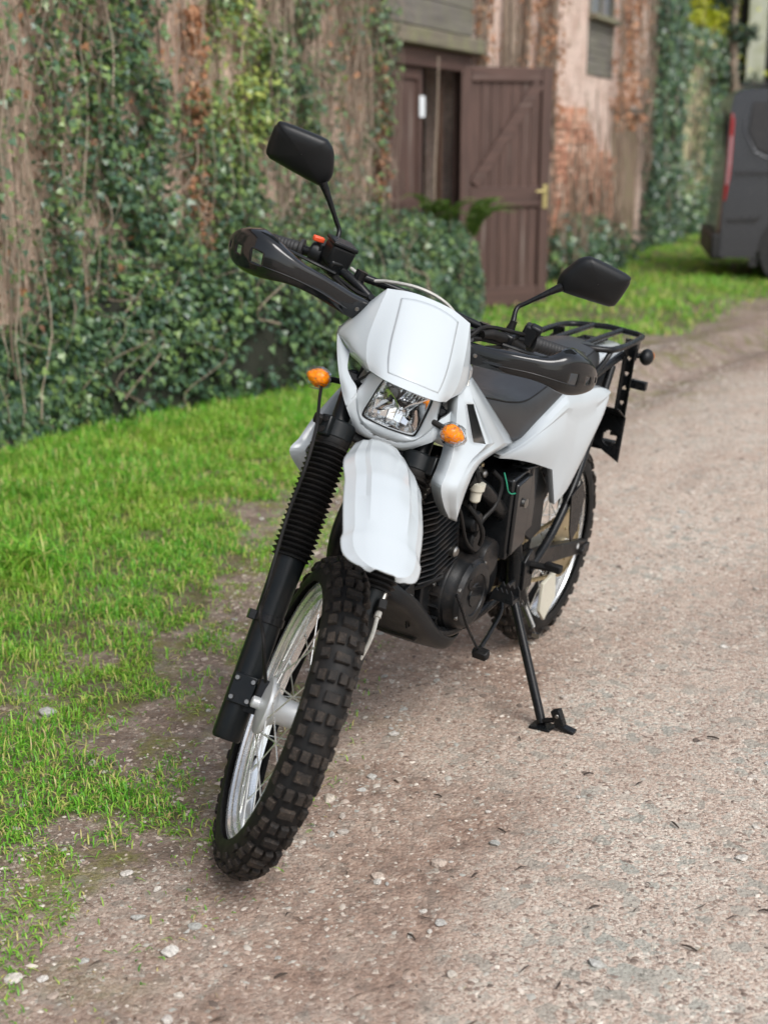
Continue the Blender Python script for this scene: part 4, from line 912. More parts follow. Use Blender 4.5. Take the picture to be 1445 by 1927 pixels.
# ---------------------------------------------------------------- wheels
def tyre_mesh(c, rcen, rc, hw_rim, r_rim, n=84):
    prof = [(r_rim - .004, -hw_rim + .002), (r_rim + .007, -hw_rim - .004)]
    for a in np.linspace(-112, 112, 27):
        q = math.radians(a); k = 1.0 if abs(a) < 60 else 1.0 + .06 * (abs(a) - 60) / 52
        prof.append((rcen + rc * math.cos(q), rc * k * math.sin(q)))
    prof += [(r_rim + .007, hw_rim + .004), (r_rim - .004, hw_rim - .002)]
    mb = MB(); mb.lathe(prof, c, (0, 1, 0), n, caps=False); return mb
def tread_mesh(c, rcen, rc, rows, h, wide=1.0):
    mb = MB(); c = np.asarray(c, float); r_ = random.Random(5)
    def P(th, ph, rad):
        r = rcen + rad * math.cos(ph); return c + np.array([r * math.cos(th), rad * math.sin(ph), r * math.sin(th)])
    step = 2 * math.pi / rows
    def knob(th, p0, p1, lt, hh):
        d = math.radians; p0, p1 = d(p0), d(p1); pm = (p0 + p1) / 2
        j = lambda s=.004: r_.uniform(-s, s)
        base = [P(th + a * lt + j(.002), b, rc - .003) for a, b in ((-1, p0), (-1, p1), (1, p1), (1, p0))]
        k = .80
        mid = [P(th + a * lt * .97 + j(), b + j(.01), rc + hh * .72 + r_.uniform(-.0008, .0008)) for a, b in ((-1, p0), (-1, p1), (1, p1), (1, p0))]
        top = [P(th + a * lt * k + j(), pm + (b - pm) * k + j(.01), rc + hh + r_.uniform(-.001, .001)) for a, b in ((-1, p0), (-1, p1), (1, p1), (1, p0))]
        mb.add(base + mid + top, [(8, 9, 10, 11)] + [(i, (i + 1) % 4, 4 + (i + 1) % 4, 4 + i) for i in range(4)] + [(4 + i, 4 + (i + 1) % 4, 8 + (i + 1) % 4, 8 + i) for i in range(4)])
    for i in range(rows):
        th = i * step
        if i % 2 == 0:
            knob(th, -18 * wide, 18 * wide, step * .26, h)
            for s in (-1, 1): knob(th + step * .12, s * 33 * wide, s * 52 * wide, step * .28, h)
        else:
            for s in (-1, 1):
                knob(th, s * 3.5, s * 22 * wide, step * .28, h)
                knob(th - step * .05, s * 29 * wide, s * 46 * wide, step * .30, h)
                knob(th + step * .35, s * 60 * wide, s * 74 * wide, step * .32, h * .55)
    return mb
def rim_mesh(c, R, hw, n=72):
    half = [(R, hw), (R - .003, hw + .003), (R - .009, hw + .001), (R - .011, hw - .004), (R - .019, hw - .006), (R - .021, hw * .48), (R - .030, hw * .34), (R - .031, 0)]
    prof = [(r, -y) for r, y in half] + [(r, y) for r, y in half[::-1][1:]] + [(R - .001, hw - .004), (R - .012, hw - .010), (R - .016, 0), (R - .012, -hw + .010), (R - .001, -hw + .004)]
    mb = MB(); mb.lathe(prof, c, (0, 1, 0), n, closed=True); return mb
def wheel(name, c, R_rim, hw, rcen, rc, hub_build, fl_r, fl_y, mtx, rows, kh, label, wide=1.0):
    c = np.asarray(c, float)
    hubo = hub_build(c).build(name, M['hub'], bike, mtx=mtx, bevel=.0012)
    ty = tyre_mesh(c, rcen, rc, hw, R_rim).build("tyre", M['tyre'], hubo, sharp=50)
    tread_mesh(c, rcen, rc, rows, kh, wide).build("tread", M['tread'], hubo, sharp=30)
    rim_mesh(c, R_rim, hw).build("rim", M['alu'], hubo, sharp=28)
    N = 36; sp = None
    for k in range(N):
        side = -1 if k % 2 else 1
        th = 2 * math.pi * (k + .5) / N
        dirn = 1 if (k // 2) % 2 else -1
        hb = th + dirn * .95
        a = c + np.array([fl_r[side] * math.cos(hb), fl_y[side], fl_r[side] * math.sin(hb)])
        b = c + np.array([(R_rim - .027) * math.cos(th), side * .006, (R_rim - .027) * math.sin(th)])
        d = unit(b - a); mb = MB()
        mb.tube([a, b], .00165, 6)
        mb.tube([b - d * .022, b - d * .001, b + d * .004], [.0032, .0032, .0036], 6)
        mb.build("spoke", M['steel'], hubo)
    vm = MB(); tv = 2 * math.pi * .02 - 2.2
    b = c + np.array([(R_rim - .03) * math.cos(tv), 0, (R_rim - .03) * math.sin(tv)]); d = unit(c - b)
    vm.tube([b, b + d * .03], .003, 8); vm.build("valve", M['rubber'], hubo)
    tag(hubo, label)
    return hubo
def front_hub(c):
    mb = MB()
    mb.lathe([(.008, -.080), (.012, -.078), (.012, -.064), (.030, -.062), (.058, -.056), (.060, -.050), (.056, -.044), (.036, -.034), (.028, -.020), (.027, .02), (.034, .030), (.055, .036), (.055, .041), (.040, .045), (.012, .047), (.012, .075), (.008, .077)], c, (0, 1, 0), 40)
    return mb
FC = V(WB, 0, RF)
fw = wheel("front_wheel", FC, .2740, .0245, .2835, .0415, front_hub, {-1: .054, 1: .051}, {-1: -.050, 1: .038}, STEER, 54, .0098, "front wheel with silver spokes and muddy knobbly tyre")
mb = MB(); N = 48
mb.lathe([(.112, .052), (.120, .052), (.120, .056), (.112, .056)], FC, (0, 1, 0), 48, closed=True)
mb.lathe([(.088, .0523), (.112, .0523), (.112, .0557), (.088, .0557)], FC, (0, 1, 0), 48, closed=True)
for k in range(6):
    q = k * math.pi / 3; mb.tube([FC + V(.04 * math.cos(q), .054, .04 * math.sin(q)), FC + V(.095 * math.cos(q + .5), .054, .095 * math.sin(q + .5))], .006, 6, flat=.4)
mb.build("brake_disc", M['steel'], fw)

def rear_hub(c):
    mb = MB()
    mb.lathe([(.008, -.10), (.014, -.09), (.05, -.07), (.062, -.045), (.060, -.036), (.040, -.028), (.036, .02), (.056, .030), (.058, .038), (.045, .046), (.045, .062), (.014, .066), (.014, .10), (.008, .11)], c, (0, 1, 0), 40)
    return mb
RC = V(0, 0, RR)
rw = wheel("rear_wheel", RC, .2475, .029, .2435, .0515, rear_hub, {-1: .056, 1: .053}, {-1: -.040, 1: .034}, None, 38, .0115, "rear wheel with silver spoked rim and knobbly tyre", 1.0)
mb = MB(); pr = []
for k in range(42 * 4):
    q = 2 * math.pi * k / 168; r = .097 if k % 4 in (1, 2) else .0885; pr.append((r * math.cos(q), r * math.sin(q)))
mb.prism(pr, RC + V(0, .066, 0), (1, 0, 0), (0, 0, 1), (0, 1, 0), .006)
for k in range(6):
    q = k * math.pi / 3 + .3; bolt(mb, RC + V(.05 * math.cos(q), .070, .05 * math.sin(q)), (0, 1, 0), .006, .005)
mb.build("sprocket", M['gold'], rw, sharp=30)
# chain
mb = MB(); FS = V(.530, .066, .360); rs, rl = .036, .094
path = []
d = FS - RC; L = math.hypot(d[0], d[2]); base = math.atan2(d[2], d[0]); off = math.acos((rl - rs) / L)
for a in np.linspace(base + off, base + 2 * math.pi - off, 40): path.append(RC + V(rl * math.cos(a), .066, rl * math.sin(a)))
for a in np.linspace(base - off, base + off, 14): path.append(FS + V(rs * math.cos(a), 0, rs * math.sin(a)))
path.append(path[0]); path = np.array(path); seg = np.linalg.norm(np.diff(path, axis=0), axis=1); s = np.concatenate([[0], np.cumsum(seg)])
nl = 104
for k in range(nl):
    t = s[-1] * k / nl; p = np.array([np.interp(t, s, path[:, i]) for i in range(3)]); q = np.array([np.interp((t + .01) % s[-1], s, path[:, i]) for i in range(3)])
    R = frame(q - p, (0, 1, 0)); w = .011 if k % 2 else .007
    for sd in (-1, 1): mb.box(p + V(0, sd * w / 2, 0), (.0155, .0085, .0016), R)
    mb.tube([p + V(0, -.006, 0), p + V(0, .006, 0)], .0038, 6)
mb.build("chain", M['gold'], bike)

# ---------------------------------------------------------------- fork
def leg_pt(s, t): return np.array([WB, s * YS, RF]) - FX * LEAD + AX * t
for s in (-1, 1):
    side = "right" if s < 0 else "left"
    mb = MB(); A = leg_pt(s, 0)
    mb.lathe([(.005, -.088), (.027, -.090), (.0305, -.084), (.0305, .02), (.0300, .16), (.0315, .24), (.0335, .285), (.0335, .318), (.030, .322)], A, AX, 32)
    mb.box(A + AX * .005 - V(0, s * .016, 0) + FX * .006, (.046, .05, .060), np.stack([FX, V(0, 1, 0), AX], 1))
    lo = mb.build("fork_leg", M['fork_black'], bike, mtx=STEER, sharp=40)
    mb = MB(); prof = [(.031, .298), (.041, .300)]
    nr = 21; t0, t1 = .306, .548
    for k in range(nr):
        t = t0 + (t1 - t0) * k / nr; dt = (t1 - t0) / nr; ro = .0445 - .0015 * k / nr
        prof += [(ro - .0095, t), (ro - .002, t + dt * .38), (ro, t + dt * .5), (ro - .002, t + dt * .62)]
    prof += [(.036, .549), (.038, .553), (.038, .566), (.034, .570)]
    mb.lathe(prof, A, AX, 36); mb.build("bellows", M['rubber'], lo, sharp=35)
    mb = MB(); mb.lathe([(.019, .55), (.0195, .56), (.0195, .712), (.017, .716), (.002, .717)], A, AX, 28); mb.build("stanchion", M['fork_black'], lo)
    # clamp with bolt lugs near the lower yoke
    mb = MB(); mb.lathe([(.034, .560), (.039, .562), (.039, .600), (.034, .602)], A, AX, 32, caps=False)
    ex = unit(FX * .75 + V(0, s * .65, 0)); R = np.stack([ex, AX, np.cross(ex, AX)], 1)
    mb.box(A + AX * .580 + ex * .044, (.020, .044, .026), R)
    ck = mb.build("fork_clamp", M['fork_black'], lo, bevel=.004)
    mb = MB()
    for t in (.569, .591): bolt(mb, A + AX * t + ex * .052 , ex, .0075, .006)
    mb.build("clamp_bolt", M['rubber'], lo)
# axle pinch block with four bolts on the rider's right leg
mb = MB(); A = leg_pt(-1, .015); ex = unit(FX * .93 - V(0, .36, 0)); ey = np.cross(AX, ex); R = np.stack([ex, ey, AX], 1)
mb.box(A + ex * .032 + ey * .006, (.014, .050, .062), R)
blk = mb.build("axle_clamp", M['fork_black'], bike, mtx=STEER, bevel=.003)
for a, b in ((-.016, .020), (.018, .020), (-.016, -.020), (.018, -.020)):
    mb = MB(); bolt(mb, A + ex * .041 + ey * (.006 + a) + AX * b, ex, .0058, .005); mb.build("bolt", M['zinc'], blk)
mb = MB(); mb.box(A + ex * .034 + ey * .052 + AX * .004, (.030, .036, .058), R); mb.box(A + ex * .030 + ey * .075 - AX * .022, (.030, .020, .050), R)
mb.build("speedometer_drive", M['matte_black'], blk, bevel=.006)
# caliper on the left leg
mb = MB(); A = leg_pt(1, .10); mb.box(A - FX * .045 - V(0, .030, 0), (.055, .055, .085), np.stack([FX, V(0, 1, 0), AX], 1)); mb.build("brake_caliper", M['engine_black'], bike, mtx=STEER, bevel=.008)
# yokes, steering head stem and handlebar clamps
def yoke(t, thick, name):
    mb = MB(); poly = []
    for s in (1, -1):
        cy = s * .1
        for a in np.linspace(-60, 240, 14) if s > 0 else np.linspace(120, 420, 14):
            q = math.radians(a); poly.append((cy * 1.0 + .034 * math.cos(q if s > 0 else q), .034 * math.sin(q)))
    c0 = np.array([WB, 0, RF]) - FX * LEAD + AX * t
    poly = [(-.126, .0), (-.118, .018), (-.09, .024), (-.05, .004), (0, -.008), (.05, .004), (.09, .024), (.118, .018), (.126, 0), (.118, -.028), (.08, -.03), (.045, -.085), (0, -.105), (-.045, -.085), (-.08, -.03), (-.118, -.028)]
    mb.prism(poly, c0, (0, 1, 0), FX, AX, thick); return mb.build(name, M['frame_black'], bike, mtx=STEER, bevel=.005)
yoke(.590, .030, "lower_yoke"); yoke(.700, .024, "upper_yoke")
c0 = np.array([WB, 0, RF]) - FX * STEM
mb = MB(); mb.tube([c0 + AX * .59, c0 + AX * .74], .026, 20); mb.build("steering_stem", M['frame_black'], bike, mtx=STEER)

# ---------------------------------------------------------------- handlebar and controls (steered)
MB.fit = fit_front
bar_l = [(.850, .0, 1.015), (.850, .05, 1.015), (.840, .095, 1.030), (.812, .150, 1.052), (.770, .210, 1.060), (.735, .27, 1.064), (.700, .415, 1.067)]
bar_r = [(.850, -.05, 1.015), (.840, -.095, 1.030), (.812, -.150, 1.050), (.770, -.210, 1.060), (.735, -.26, 1.058), (.700, -.405, 1.031)]
bar = catmull(list(reversed(bar_r)) + bar_l, 60)
mb = MB(); mb.tube(bar, .0112, 14); hb = mb.build("handlebar", M['frame_black'], bike, mtx=STEER)
mb = MB(); mb.tube(catmull([(.800, -.150, 1.068), (.810, 0, 1.075), (.800, .150, 1.068)], 12), .0095, 12)
for s in (-1, 1): mb.tube([(.803, s * .152, 1.046), (.799, s * .150, 1.080)], .014, 10)
mb.build("crossbar", M['frame_black'], hb)
for s in (-1, 1):
    mb = MB(); mb.box((.850, s * .045, 1.000), (.042, .030, .058)); mb.build("bar_clamp", M['frame_black'], hb, bevel=.006)
for s in (-1, 1):
    g0, g1 = (V(.731, .285, 1.0645), V(.699, .418, 1.067)) if s > 0 else (V(.729, -.285, 1.0535), V(.698, -.408, 1.031))
    d = unit(g1 - g0); L = np.linalg.norm(g1 - g0); mb = MB()
    prof = [(.012, -.004), (.024, -.003), (.024, .004), (.0165, .008)]
    for k in range(14): t = .012 + (L - .02) * k / 14; prof += [(.0163, t), (.0173, t + .002), (.0173, t + .005), (.0163, t + .007)]
    prof += [(.018, L - .006), (.018, L), (.012, L + .004)]
    mb.lathe(prof, g0, d, 20); mb.build("grip", M['grip'], hb, sharp=40)
    # lever
    pv = V(.800, s * .205, 1.052); mb = MB()
    mb.tube(catmull([pv, pv + V(.004, s * .05, .004), pv + V(-.020, s * .13, .002), pv + V(-.058, s * .22, -.006)], 16), [.0075, .0065, .0055, .0065], 8, flat=.65)
    mb.build("brake_lever" if s < 0 else "clutch_lever", M['frame_black'], hb)
    mb = MB(); mb.box((.772, s * .218, 1.060), (.060, .036, .034), rotz(s * -.45)); mb.build("lever_perch", M['frame_black'], hb, bevel=.006)
# right-hand switch, throttle and brake reservoir
mb = MB(); q0 = V(.741, -.258, 1.063); dd = unit(V(-.041, -.133, -.01))
mb.lathe([(.0, 0), (.022, .0), (.024, .004), (.024, .026), (.020, .030)], q0 - dd * .02, dd, 18)
mb.box(q0 + V(.004, .012, .014), (.036, .026, .030), rotz(.3)); mb.build("throttle_housing", M['matte_black'], hb, bevel=.004)
mb = MB(); mb.box(q0 + V(.010, -.004, .033), (.014, .026, .012), rotz(.3)); mb.build("kill_switch", M['orange'], hb, bevel=.003)
mb = MB(); R = rotz(.32) @ rotx(-.06); mc = V(.772, -.212, 1.085)
mb.box(mc, (.050, .056, .046), R, taper=1.04)
mcb = mb.build("brake_reservoir", M['matte_black'], hb, bevel=.006, seg=3)
mb = MB(); mb.box(mc + V(0, 0, .027), (.056, .062, .009), R); mb.build("reservoir_lid", M['frame_black'], mcb, bevel=.003)
# left-hand switch pod and boots
mb = MB(); q0 = V(.728, .288, 1.068)
mb.box(q0 + V(.0, -.018, .010), (.046, .034, .048), rotz(-.28)); mb.box(q0 + V(.012, -.012, .030), (.026, .030, .020), rotz(-.28) @ roty(.2))
mb.build("switch_pod", M['matte_black'], hb, bevel=.006)
mb = MB(); mb.tube(catmull([(.835, .145, 1.062), (.815, .170, 1.066), (.792, .205, 1.062), (.775, .235, 1.056), (.768, .262, 1.052)], 16), [.009, .0125, .0135, .0125, .010], 12)
mb.build("cable_boot", M['rubber'], hb)
# control cables behind the mask
cab = [
    [(.830, .030, 1.000), (.850, .085, 1.045), (.835, .130, 1.066), (.800, .190, 1.070)],
    [(.830, .020, .980), (.855, .090, 1.030), (.840, .135, 1.050), (.790, .215, 1.050)],
    [(.840, .030, .950), (.860, .100, 1.015), (.845, .150, 1.034), (.780, .225, 1.046)],
    [(.840, .050, .970), (.860, .112, 1.048), (.820, .150, 1.078), (.745, .255, 1.078)],
    [(.830, -.03, 1.00), (.850, -.10, 1.040), (.830, -.15, 1.040), (.790, -.205, 1.046)],
    [(.840, -.05, .97), (.860, -.12, 1.012), (.835, -.165, 1.034), (.765, -.235, 1.046)],
    [(.840, -.05, .95), (.865, -.125, .995), (.850, -.160, 1.010), (.800, -.225, 1.030)]]
for c in cab:
    mb = MB(); mb.tube(catmull(c, 18), .0048, 8); mb.build("control_cable", M['rubber'], bike, mtx=STEER)
mb = MB(); mb.tube(catmull([(.775, -.175, 1.070), (.800, -.134, 1.066), (.820, -.092, 1.086), (.842, -.030, 1.104), (.846, .030, 1.100), (.850, .075, 1.078), (.866, .112, 1.035), (.900, .140, .985), (.945, .150, .935), (.985, .148, .885), (1.015, .142, .850), (1.055, .138, .800), (1.065, .132, .740), (1.105, .125, .680), (1.179, .120, .598), (1.226, .115, .552)], 70), .0040, 8)
mb.tube([(1.226, .115, .552), (1.262, .112, .528)], .0075, 8)
mb.tube(catmull([(1.262, .112, .528), (1.300, .110, .500), (1.320, .105, .460), (1.330, .095, .430)], 12), .0045, 8)
mb.build("brake_hose", M['hose'], bike, mtx=STEER)
mb = MB(); mb.box((1.240, .113, .542), (.026, .020, .034), roty(.5)); mb.build("hose_clip", M['rubber'], bike, mtx=STEER, bevel=.003)
cable = catmull([(.94, -.150, .850), (1.010, -.152, .843), (1.060, -.150, .832), (1.121, -.148, .815), (1.191, -.146, .756), (1.234, -.146, .675), (1.307, -.145, .610), (1.355, -.141, .556), (1.370, -.136, .505), (1.435, -.122, .495), (1.455, -.103, .455), (1.440, -.078, .400)], 70)
mb = MB(); mb.tube(cable, .0038, 8); mb.build("speedometer_cable", M['rubber'], bike, mtx=STEER)
MB.fit = None
mb = MB(); A = leg_pt(-1, .165); mb.lathe([(.031, -.009), (.0335, -.009), (.0335, .009), (.031, .009)], A, AX, 28, closed=True); mb.box(A + V(0, -.036, 0) + FX * .004, (.022, .016, .020), np.stack([FX, V(0, 1, 0), AX], 1)); mb.build("cable_strap", M['frame_black'], bike, mtx=STEER, bevel=.002)
mb = MB(); A = leg_pt(-1, .585); mb.box(A + V(0.03, -.050, 0.02), (.02, .018, .018)); mb.build("cable_guide", M['rubber'], bike, mtx=STEER, bevel=.003)
mb = MB(); A = leg_pt(1, .585); mb.lathe([(.0, -.008), (.016, -.008), (.019, 0), (.016, .008), (0, .008)], A + V(.03, .058, -.01), unit(AX + V(0, .5, 0)), 20); mb.build("cable_guide", M['rubber'], bike, mtx=STEER, bevel=.003)

# ---------------------------------------------------------------- mirrors (steered)
MB.fit = fit_front
MO = [(.290, 1.196), (.283, 1.222), (.290, 1.248), (.302, 1.274), (.318, 1.288), (.338, 1.292), (.425, 1.287), (.437, 1.276), (.440, 1.262), (.437, 1.214), (.428, 1.203), (.412, 1.199), (.310, 1.190)]
def closed_curve(P, n):
    P = np.asarray(P, float); m = len(P); out = []
    for t in np.linspace(0, m, n, endpoint=False):
        i = int(t); u = t - i; a, b, c, d = P[(i - 1) % m], P[i], P[(i + 1) % m], P[(i + 2) % m]
        out.append(.5 * (2 * b + (c - a) * u + (2 * a - 5 * b + 4 * c - d) * u * u + (3 * b - a - 3 * c + d) * u ** 3))
    return np.array(out)
oc = closed_curve(MO, 48); cen = np.array([.365, 1.243])
for s in (-1, 1):
    mb = MB(); rings = []
    for k, xo in ((.955, -.006), (.99, -.004), (1.0, .002), (.985, .010), (.94, .017), (.84, .023), (.66, .028), (.4, .031), (.15, .032), (.01, .0322)):
        ring = []
        for y, z in oc:
            yy, zz = cen[0] + (y - cen[0]) * k, cen[1] + (z - cen[1]) * k
            ring.append((.676 + .18 * (zz - 1.2) - .06 * (yy - .3) + xo, s * yy, zz))
        rings.append(ring + [ring[0]])
    mb.grid(rings); mo = mb.build("mirror", M['matte_black'], bike, mtx=STEER, sharp=60, merge=True)
    mb = MB(); ring = [(.676 + .18 * (cen[1] + (z - cen[1]) * .955 - 1.2) - .06 * (cen[0] + (y - cen[0]) * .955 - .3) - .0055, s * (cen[0] + (y - cen[0]) * .955), cen[1] + (z - cen[1]) * .955) for y, z in oc]
    mb.add(ring, [tuple(range(48))]); mb.build("mirror_glass", M['steel'], mo)
    mb = MB(); st = catmull([(.737, s * .222, 1.068), (.730, s * .222, 1.090), (.704, s * .222, 1.118), (.700, s * .238, 1.138), (.696, s * .272, 1.176), (.692, s * .297, 1.202)], 24)
    mb.tube(st, [.0085, .0075, .0058, .0052, .0055, .0075, .0105], 12); mb.build("stem", M['frame_black'], mo)
    mb = MB(); mb.lathe([(.008, 0), (.0105, .003), (.0105, .012), (.0085, .020), (.0085, .030)], (.738, s * .222, 1.066), unit(V(-.12, 0, 1)), 14); mb.build("stem_nut", M['rubber'], mo)

# ---------------------------------------------------------------- hand guards (steered), with real openings
GL = [((.875, -.118, 1.041), (.880, -.140, .994)), ((.890, -.161, 1.046), (.892, -.168, 1.000)), ((.905, -.230, 1.061), (.907, -.236, 1.015)), ((.910, -.281, 1.068), (.912, -.280, 1.019)), ((.905, -.322, 1.079), (.909, -.312, 1.015)), ((.895, -.360, 1.090), (.900, -.345, 1.005)), ((.872, -.393, 1.092), (.880, -.372, .996)), ((.840, -.419, 1.080), (.850, -.402, .992)), ((.812, -.434, 1.058), (.818, -.424, .998)), ((.786, -.438, 1.036), (.788, -.436, 1.012))]
GR = [((.875, .117, 1.043), (.880, .136, 1.001)), ((.890, .155, 1.052), (.892, .162, 1.008)), ((.905, .200, 1.065), (.907, .205, 1.018)), ((.910, .245, 1.076), (.912, .262, 1.030)), ((.905, .290, 1.090), (.909, .303, 1.031)), ((.895, .322, 1.110), (.900, .338, 1.024)), ((.873, .350, 1.116), (.880, .370, 1.020)), ((.842, .384, 1.109), (.850, .405, 1.026)), ((.812, .416, 1.089), (.818, .432, 1.038)), ((.786, .438, 1.068), (.788, .440, 1.050))]
for G, s in ((GL, -1), (GR, 1)):
    rows = []
    for k, (a, b) in enumerate(G):
        a, b = np.array(a), np.array(b); m = (a + b) / 2; h = np.linalg.norm(a - b)
        out = unit(V(1, s * (.0 if k < 5 else .25 * (k - 4)), 0)); bul = h * (.30 if k > 3 else .22)
        rows.append([a - out * bul * .9, a + out * bul * .25 - (a - b) * .06, a * .7 + b * .3 + out * bul * .62, m + out * bul * .72, a * .3 + b * .7 + out * bul * .60, b + out * bul * .2 + (a - b) * .06, b - out * bul * .9])
    Gd = loft(rows, 66, 30)
    hol = [(.595, .665, .40, .62), (.735, .785, .42, .60), (.845, .885, .40, .58)]
    keep = lambda i, j: not any(a < (i + .5) / 66 < b and c < (j + .5) / 30 < d for a, b, c, d in hol)
    mb = MB(); mb.grid(Gd if s > 0 else Gd, keep)
    hg = mb.build("hand_guard", M['gloss_black'], bike, mtx=STEER, sharp=50, solid=.0035, offset=0)
    rib = Gd[7:40, 19]; nrm = unit(V(1, 0, 0)); mb = MB(); mb.tube(rib + nrm * .0012, .0016, 6); mb.build("rib", M['gloss_black'], hg)
    mb = MB(); p = Gd[3, 14]; bolt(mb, p + V(.003, 0, 0), (1, s * .2, 0), .0048, .004); mb.build("screw", M['zinc'], hg)
    mb = MB(); a = np.array(G[0][0]) * .5 + np.array(G[0][1]) * .5; mb.tube(catmull([a + V(.002, s * .012, 0), a + V(-.03, -s * .006, .006), (.862, s * .118, 1.050)], 10), .009, 10); mb.build("guard_bracket", M['frame_black'], hg)

# ---------------------------------------------------------------- headlight mask (steered)
MB.fit = None
def sym(rows): return [list(reversed(mirror(r[1:]))) + list(r) for r in rows]
center = sym([
    [(.900, 0, 1.106), (.896, .05, 1.102), (.885, .098, 1.087)],
    [(.958, 0, 1.072), (.952, .055, 1.066), (.930, .104, 1.048)],
    [(1.035, 0, 1.022), (1.027, .060, 1.014), (.985, .108, .998)],
    [(1.085, 0, .988), (1.072, .060, .982), (1.030, .100, .968)],
    [(1.120, 0, .966), (1.100, .057, .962), (1.055, .088, .955)]])
center = [[fit_front(p) for p in r] for r in center]
mb = MB(); CG = loft(center, 32, 40); mb.grid(CG)
FF = lambda L: [fit_front(p) for p in L]
for s in (-1, 1):
    wing = [FF([(.885, .098, 1.087), (.884, .1005, 1.083), (.883, .103, 1.079)]), FF([(.930, .104, 1.048), (.906, .122, 1.034), (.870, .134, 1.012)]),
            FF([(.985, .108, .998)]) + [(.975, .137, .985), (.915, .156, .964)], FF([(1.030, .100, .968)]) + [(1.010, .127, .966), (.948, .144, .956)], FF([(1.055, .088, .955)]) + [(1.042, .107, .958), (.985, .125, .950)]]
    Wg = loft(wing, 32, 10); Wg = Wg * V(1, s, 1)
    mb.grid(Wg if s > 0 else Wg[:, ::-1])
    # rolled lip under the brow
    lipo = np.concatenate([Wg[-1][::-1], ], 0)
    mb.grid([Wg[-1], Wg[-1] + V(-.012, 0, -.010)])
mb.grid([CG[-1], CG[-1] + V(-.016, 0, -.006)]); mb.grid([CG[0], CG[0] + V(-.014, 0, -.004)])
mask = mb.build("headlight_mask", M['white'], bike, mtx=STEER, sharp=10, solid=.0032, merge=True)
# raised number panel outline following the board
mb = MB(); sub = CG[3:26, 8:33]; nn_ = []
def grid_normals(G):
    du = np.gradient(G, axis=0); dv = np.gradient(G, axis=1); n = np.cross(dv, du); n /= np.linalg.norm(n, axis=2)[..., None]
    if n[..., 0].mean() < 0: n = -n
    return n
gn = grid_normals(CG)
a0, a1, b0, b1 = 3, 27, 7, 33
rowsP = []
for i in range(a0, a1 + 1):
    t = (i - a0) / (a1 - a0); inset = 3.5 * t
    js = np.linspace(b0 + inset, b1 - inset, 25)
    rr = []
    for j in js:
        ii = i + (0 if t > .2 else -1.2 * (1 - ((j - 20) / 13) ** 2) * (1 - t / .2) * .8)
        i0, j0 = int(np.clip(ii, 0, 31)), int(np.clip(j, 0, 39)); fi, fj = ii - i0, j - j0
        P = (CG[i0, j0] * (1 - fi) + CG[i0 + 1, j0] * fi) * (1 - fj) + (CG[i0, j0 + 1] * (1 - fi) + CG[i0 + 1, j0 + 1] * fi) * fj
        rr.append(P + gn[i0, j0] * .0012 * (1.0 if t < .75 else max(0, (1 - t) / .25) * 1.0 - .0) )
    rowsP.append(rr)
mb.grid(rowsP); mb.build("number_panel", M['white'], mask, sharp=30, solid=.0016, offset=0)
# lower surround round the headlight
mb = MB()
inner = [fit_front(p) for p in [(1.085, 0, .962), (1.084, .030, .9625), (1.080, .052, .960), (1.074, .060, .946), (1.064, .063, .905), (1.054, .0645, .866), (1.053, .058, .853), (1.056, .030, .850), (1.058, 0, .849)]]
outer = [(1.102, 0, .981), (1.098, .045, .977), (1.086, .072, .967), (1.078, .081, .950), (1.078, .086, .922), (1.086, .089, .900), (1.090, .068, .858), (1.088, .036, .836), (1.088, 0, .831)]
midl = [tuple(np.array(a) * .5 + np.array(b) * .5 + V(.004, 0, 0)) for a, b in zip(inner, outer)]
lip = [tuple(np.array(a) + V(-.010, -.002 if a[1] > .01 else 0, 0)) for a in inner]
for s in (-1, 1):
    L = loft([lip, inner, midl, outer], 9, 32) * V(1, s, 1); mb.grid(L if s > 0 else L[:, ::-1])
    chin = [[(1.086, .089, .900), (1.092, .095, .884), (1.094, .100, .869)], [(1.090, .068, .858), (1.090, .074, .851), (1.086, .078, .844)], [(1.088, .036, .836), (1.086, .043, .825), (1.072, .053, .817)], [(1.088, 0, .831), (1.086, 0, .820), (1.072, 0, .813)]]
    L = loft(chin, 18, 6) * V(1, s, 1); mb.grid(L if s > 0 else L[:, ::-1])
    L = np.array([L[:, -1], L[:, -1] + V(-.03, 0, .006)]); mb.grid(L)
    strut = [[(.985, .123, .949), (.955, .143, .955), (.915, .156, .964)], [(1.030, .120, .928), (1.000, .138, .934), (.965, .149, .942)], [(1.058, .107, .917), (1.048, .123, .914), (1.030, .135, .915)], [(1.078, .095, .912), (1.080, .109, .899), (1.072, .116, .887)], [(1.086, .089, .900), (1.092, .095, .884), (1.094, .100, .869)]]
    L = loft(strut, 22, 8) * V(1, s, 1); mb.grid(L if s > 0 else L[:, ::-1])
    L2 = np.array([L[:, -1], L[:, -1] + V(-.035, -s * .004, 0)]); mb.grid(L2)
    L3 = np.array([L[:, 0], L[:, 0] + V(-.014, s * .002, 0)]); mb.grid(L3)
    # bridge between brow and vent
    br = np.array([[(1.078, .081, .950), (1.076, .085, .922)], [(1.044, .086, .946), (1.044, .090, .920)]]) * V(1, s, 1); mb.grid(br)
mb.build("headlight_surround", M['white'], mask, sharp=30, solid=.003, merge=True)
mb = MB(); mb.box((1.030, 0, .925), (.012, .19, .100), roty(.25)); mb.box((.985, 0, .985), (.012, .17, .06), roty(.5)); mb.build("vent_backing", M['matte_black'], mask, bevel=.004)  # black panels added inside the mask so the vents look dark
for s in (-1, 1):
    mb = MB(); mb.tube([(1.075, s * .072, .945), (1.045, s * .090, .905)], .010, 10); mb.build("lamp_mount", M['matte_black'], mask)
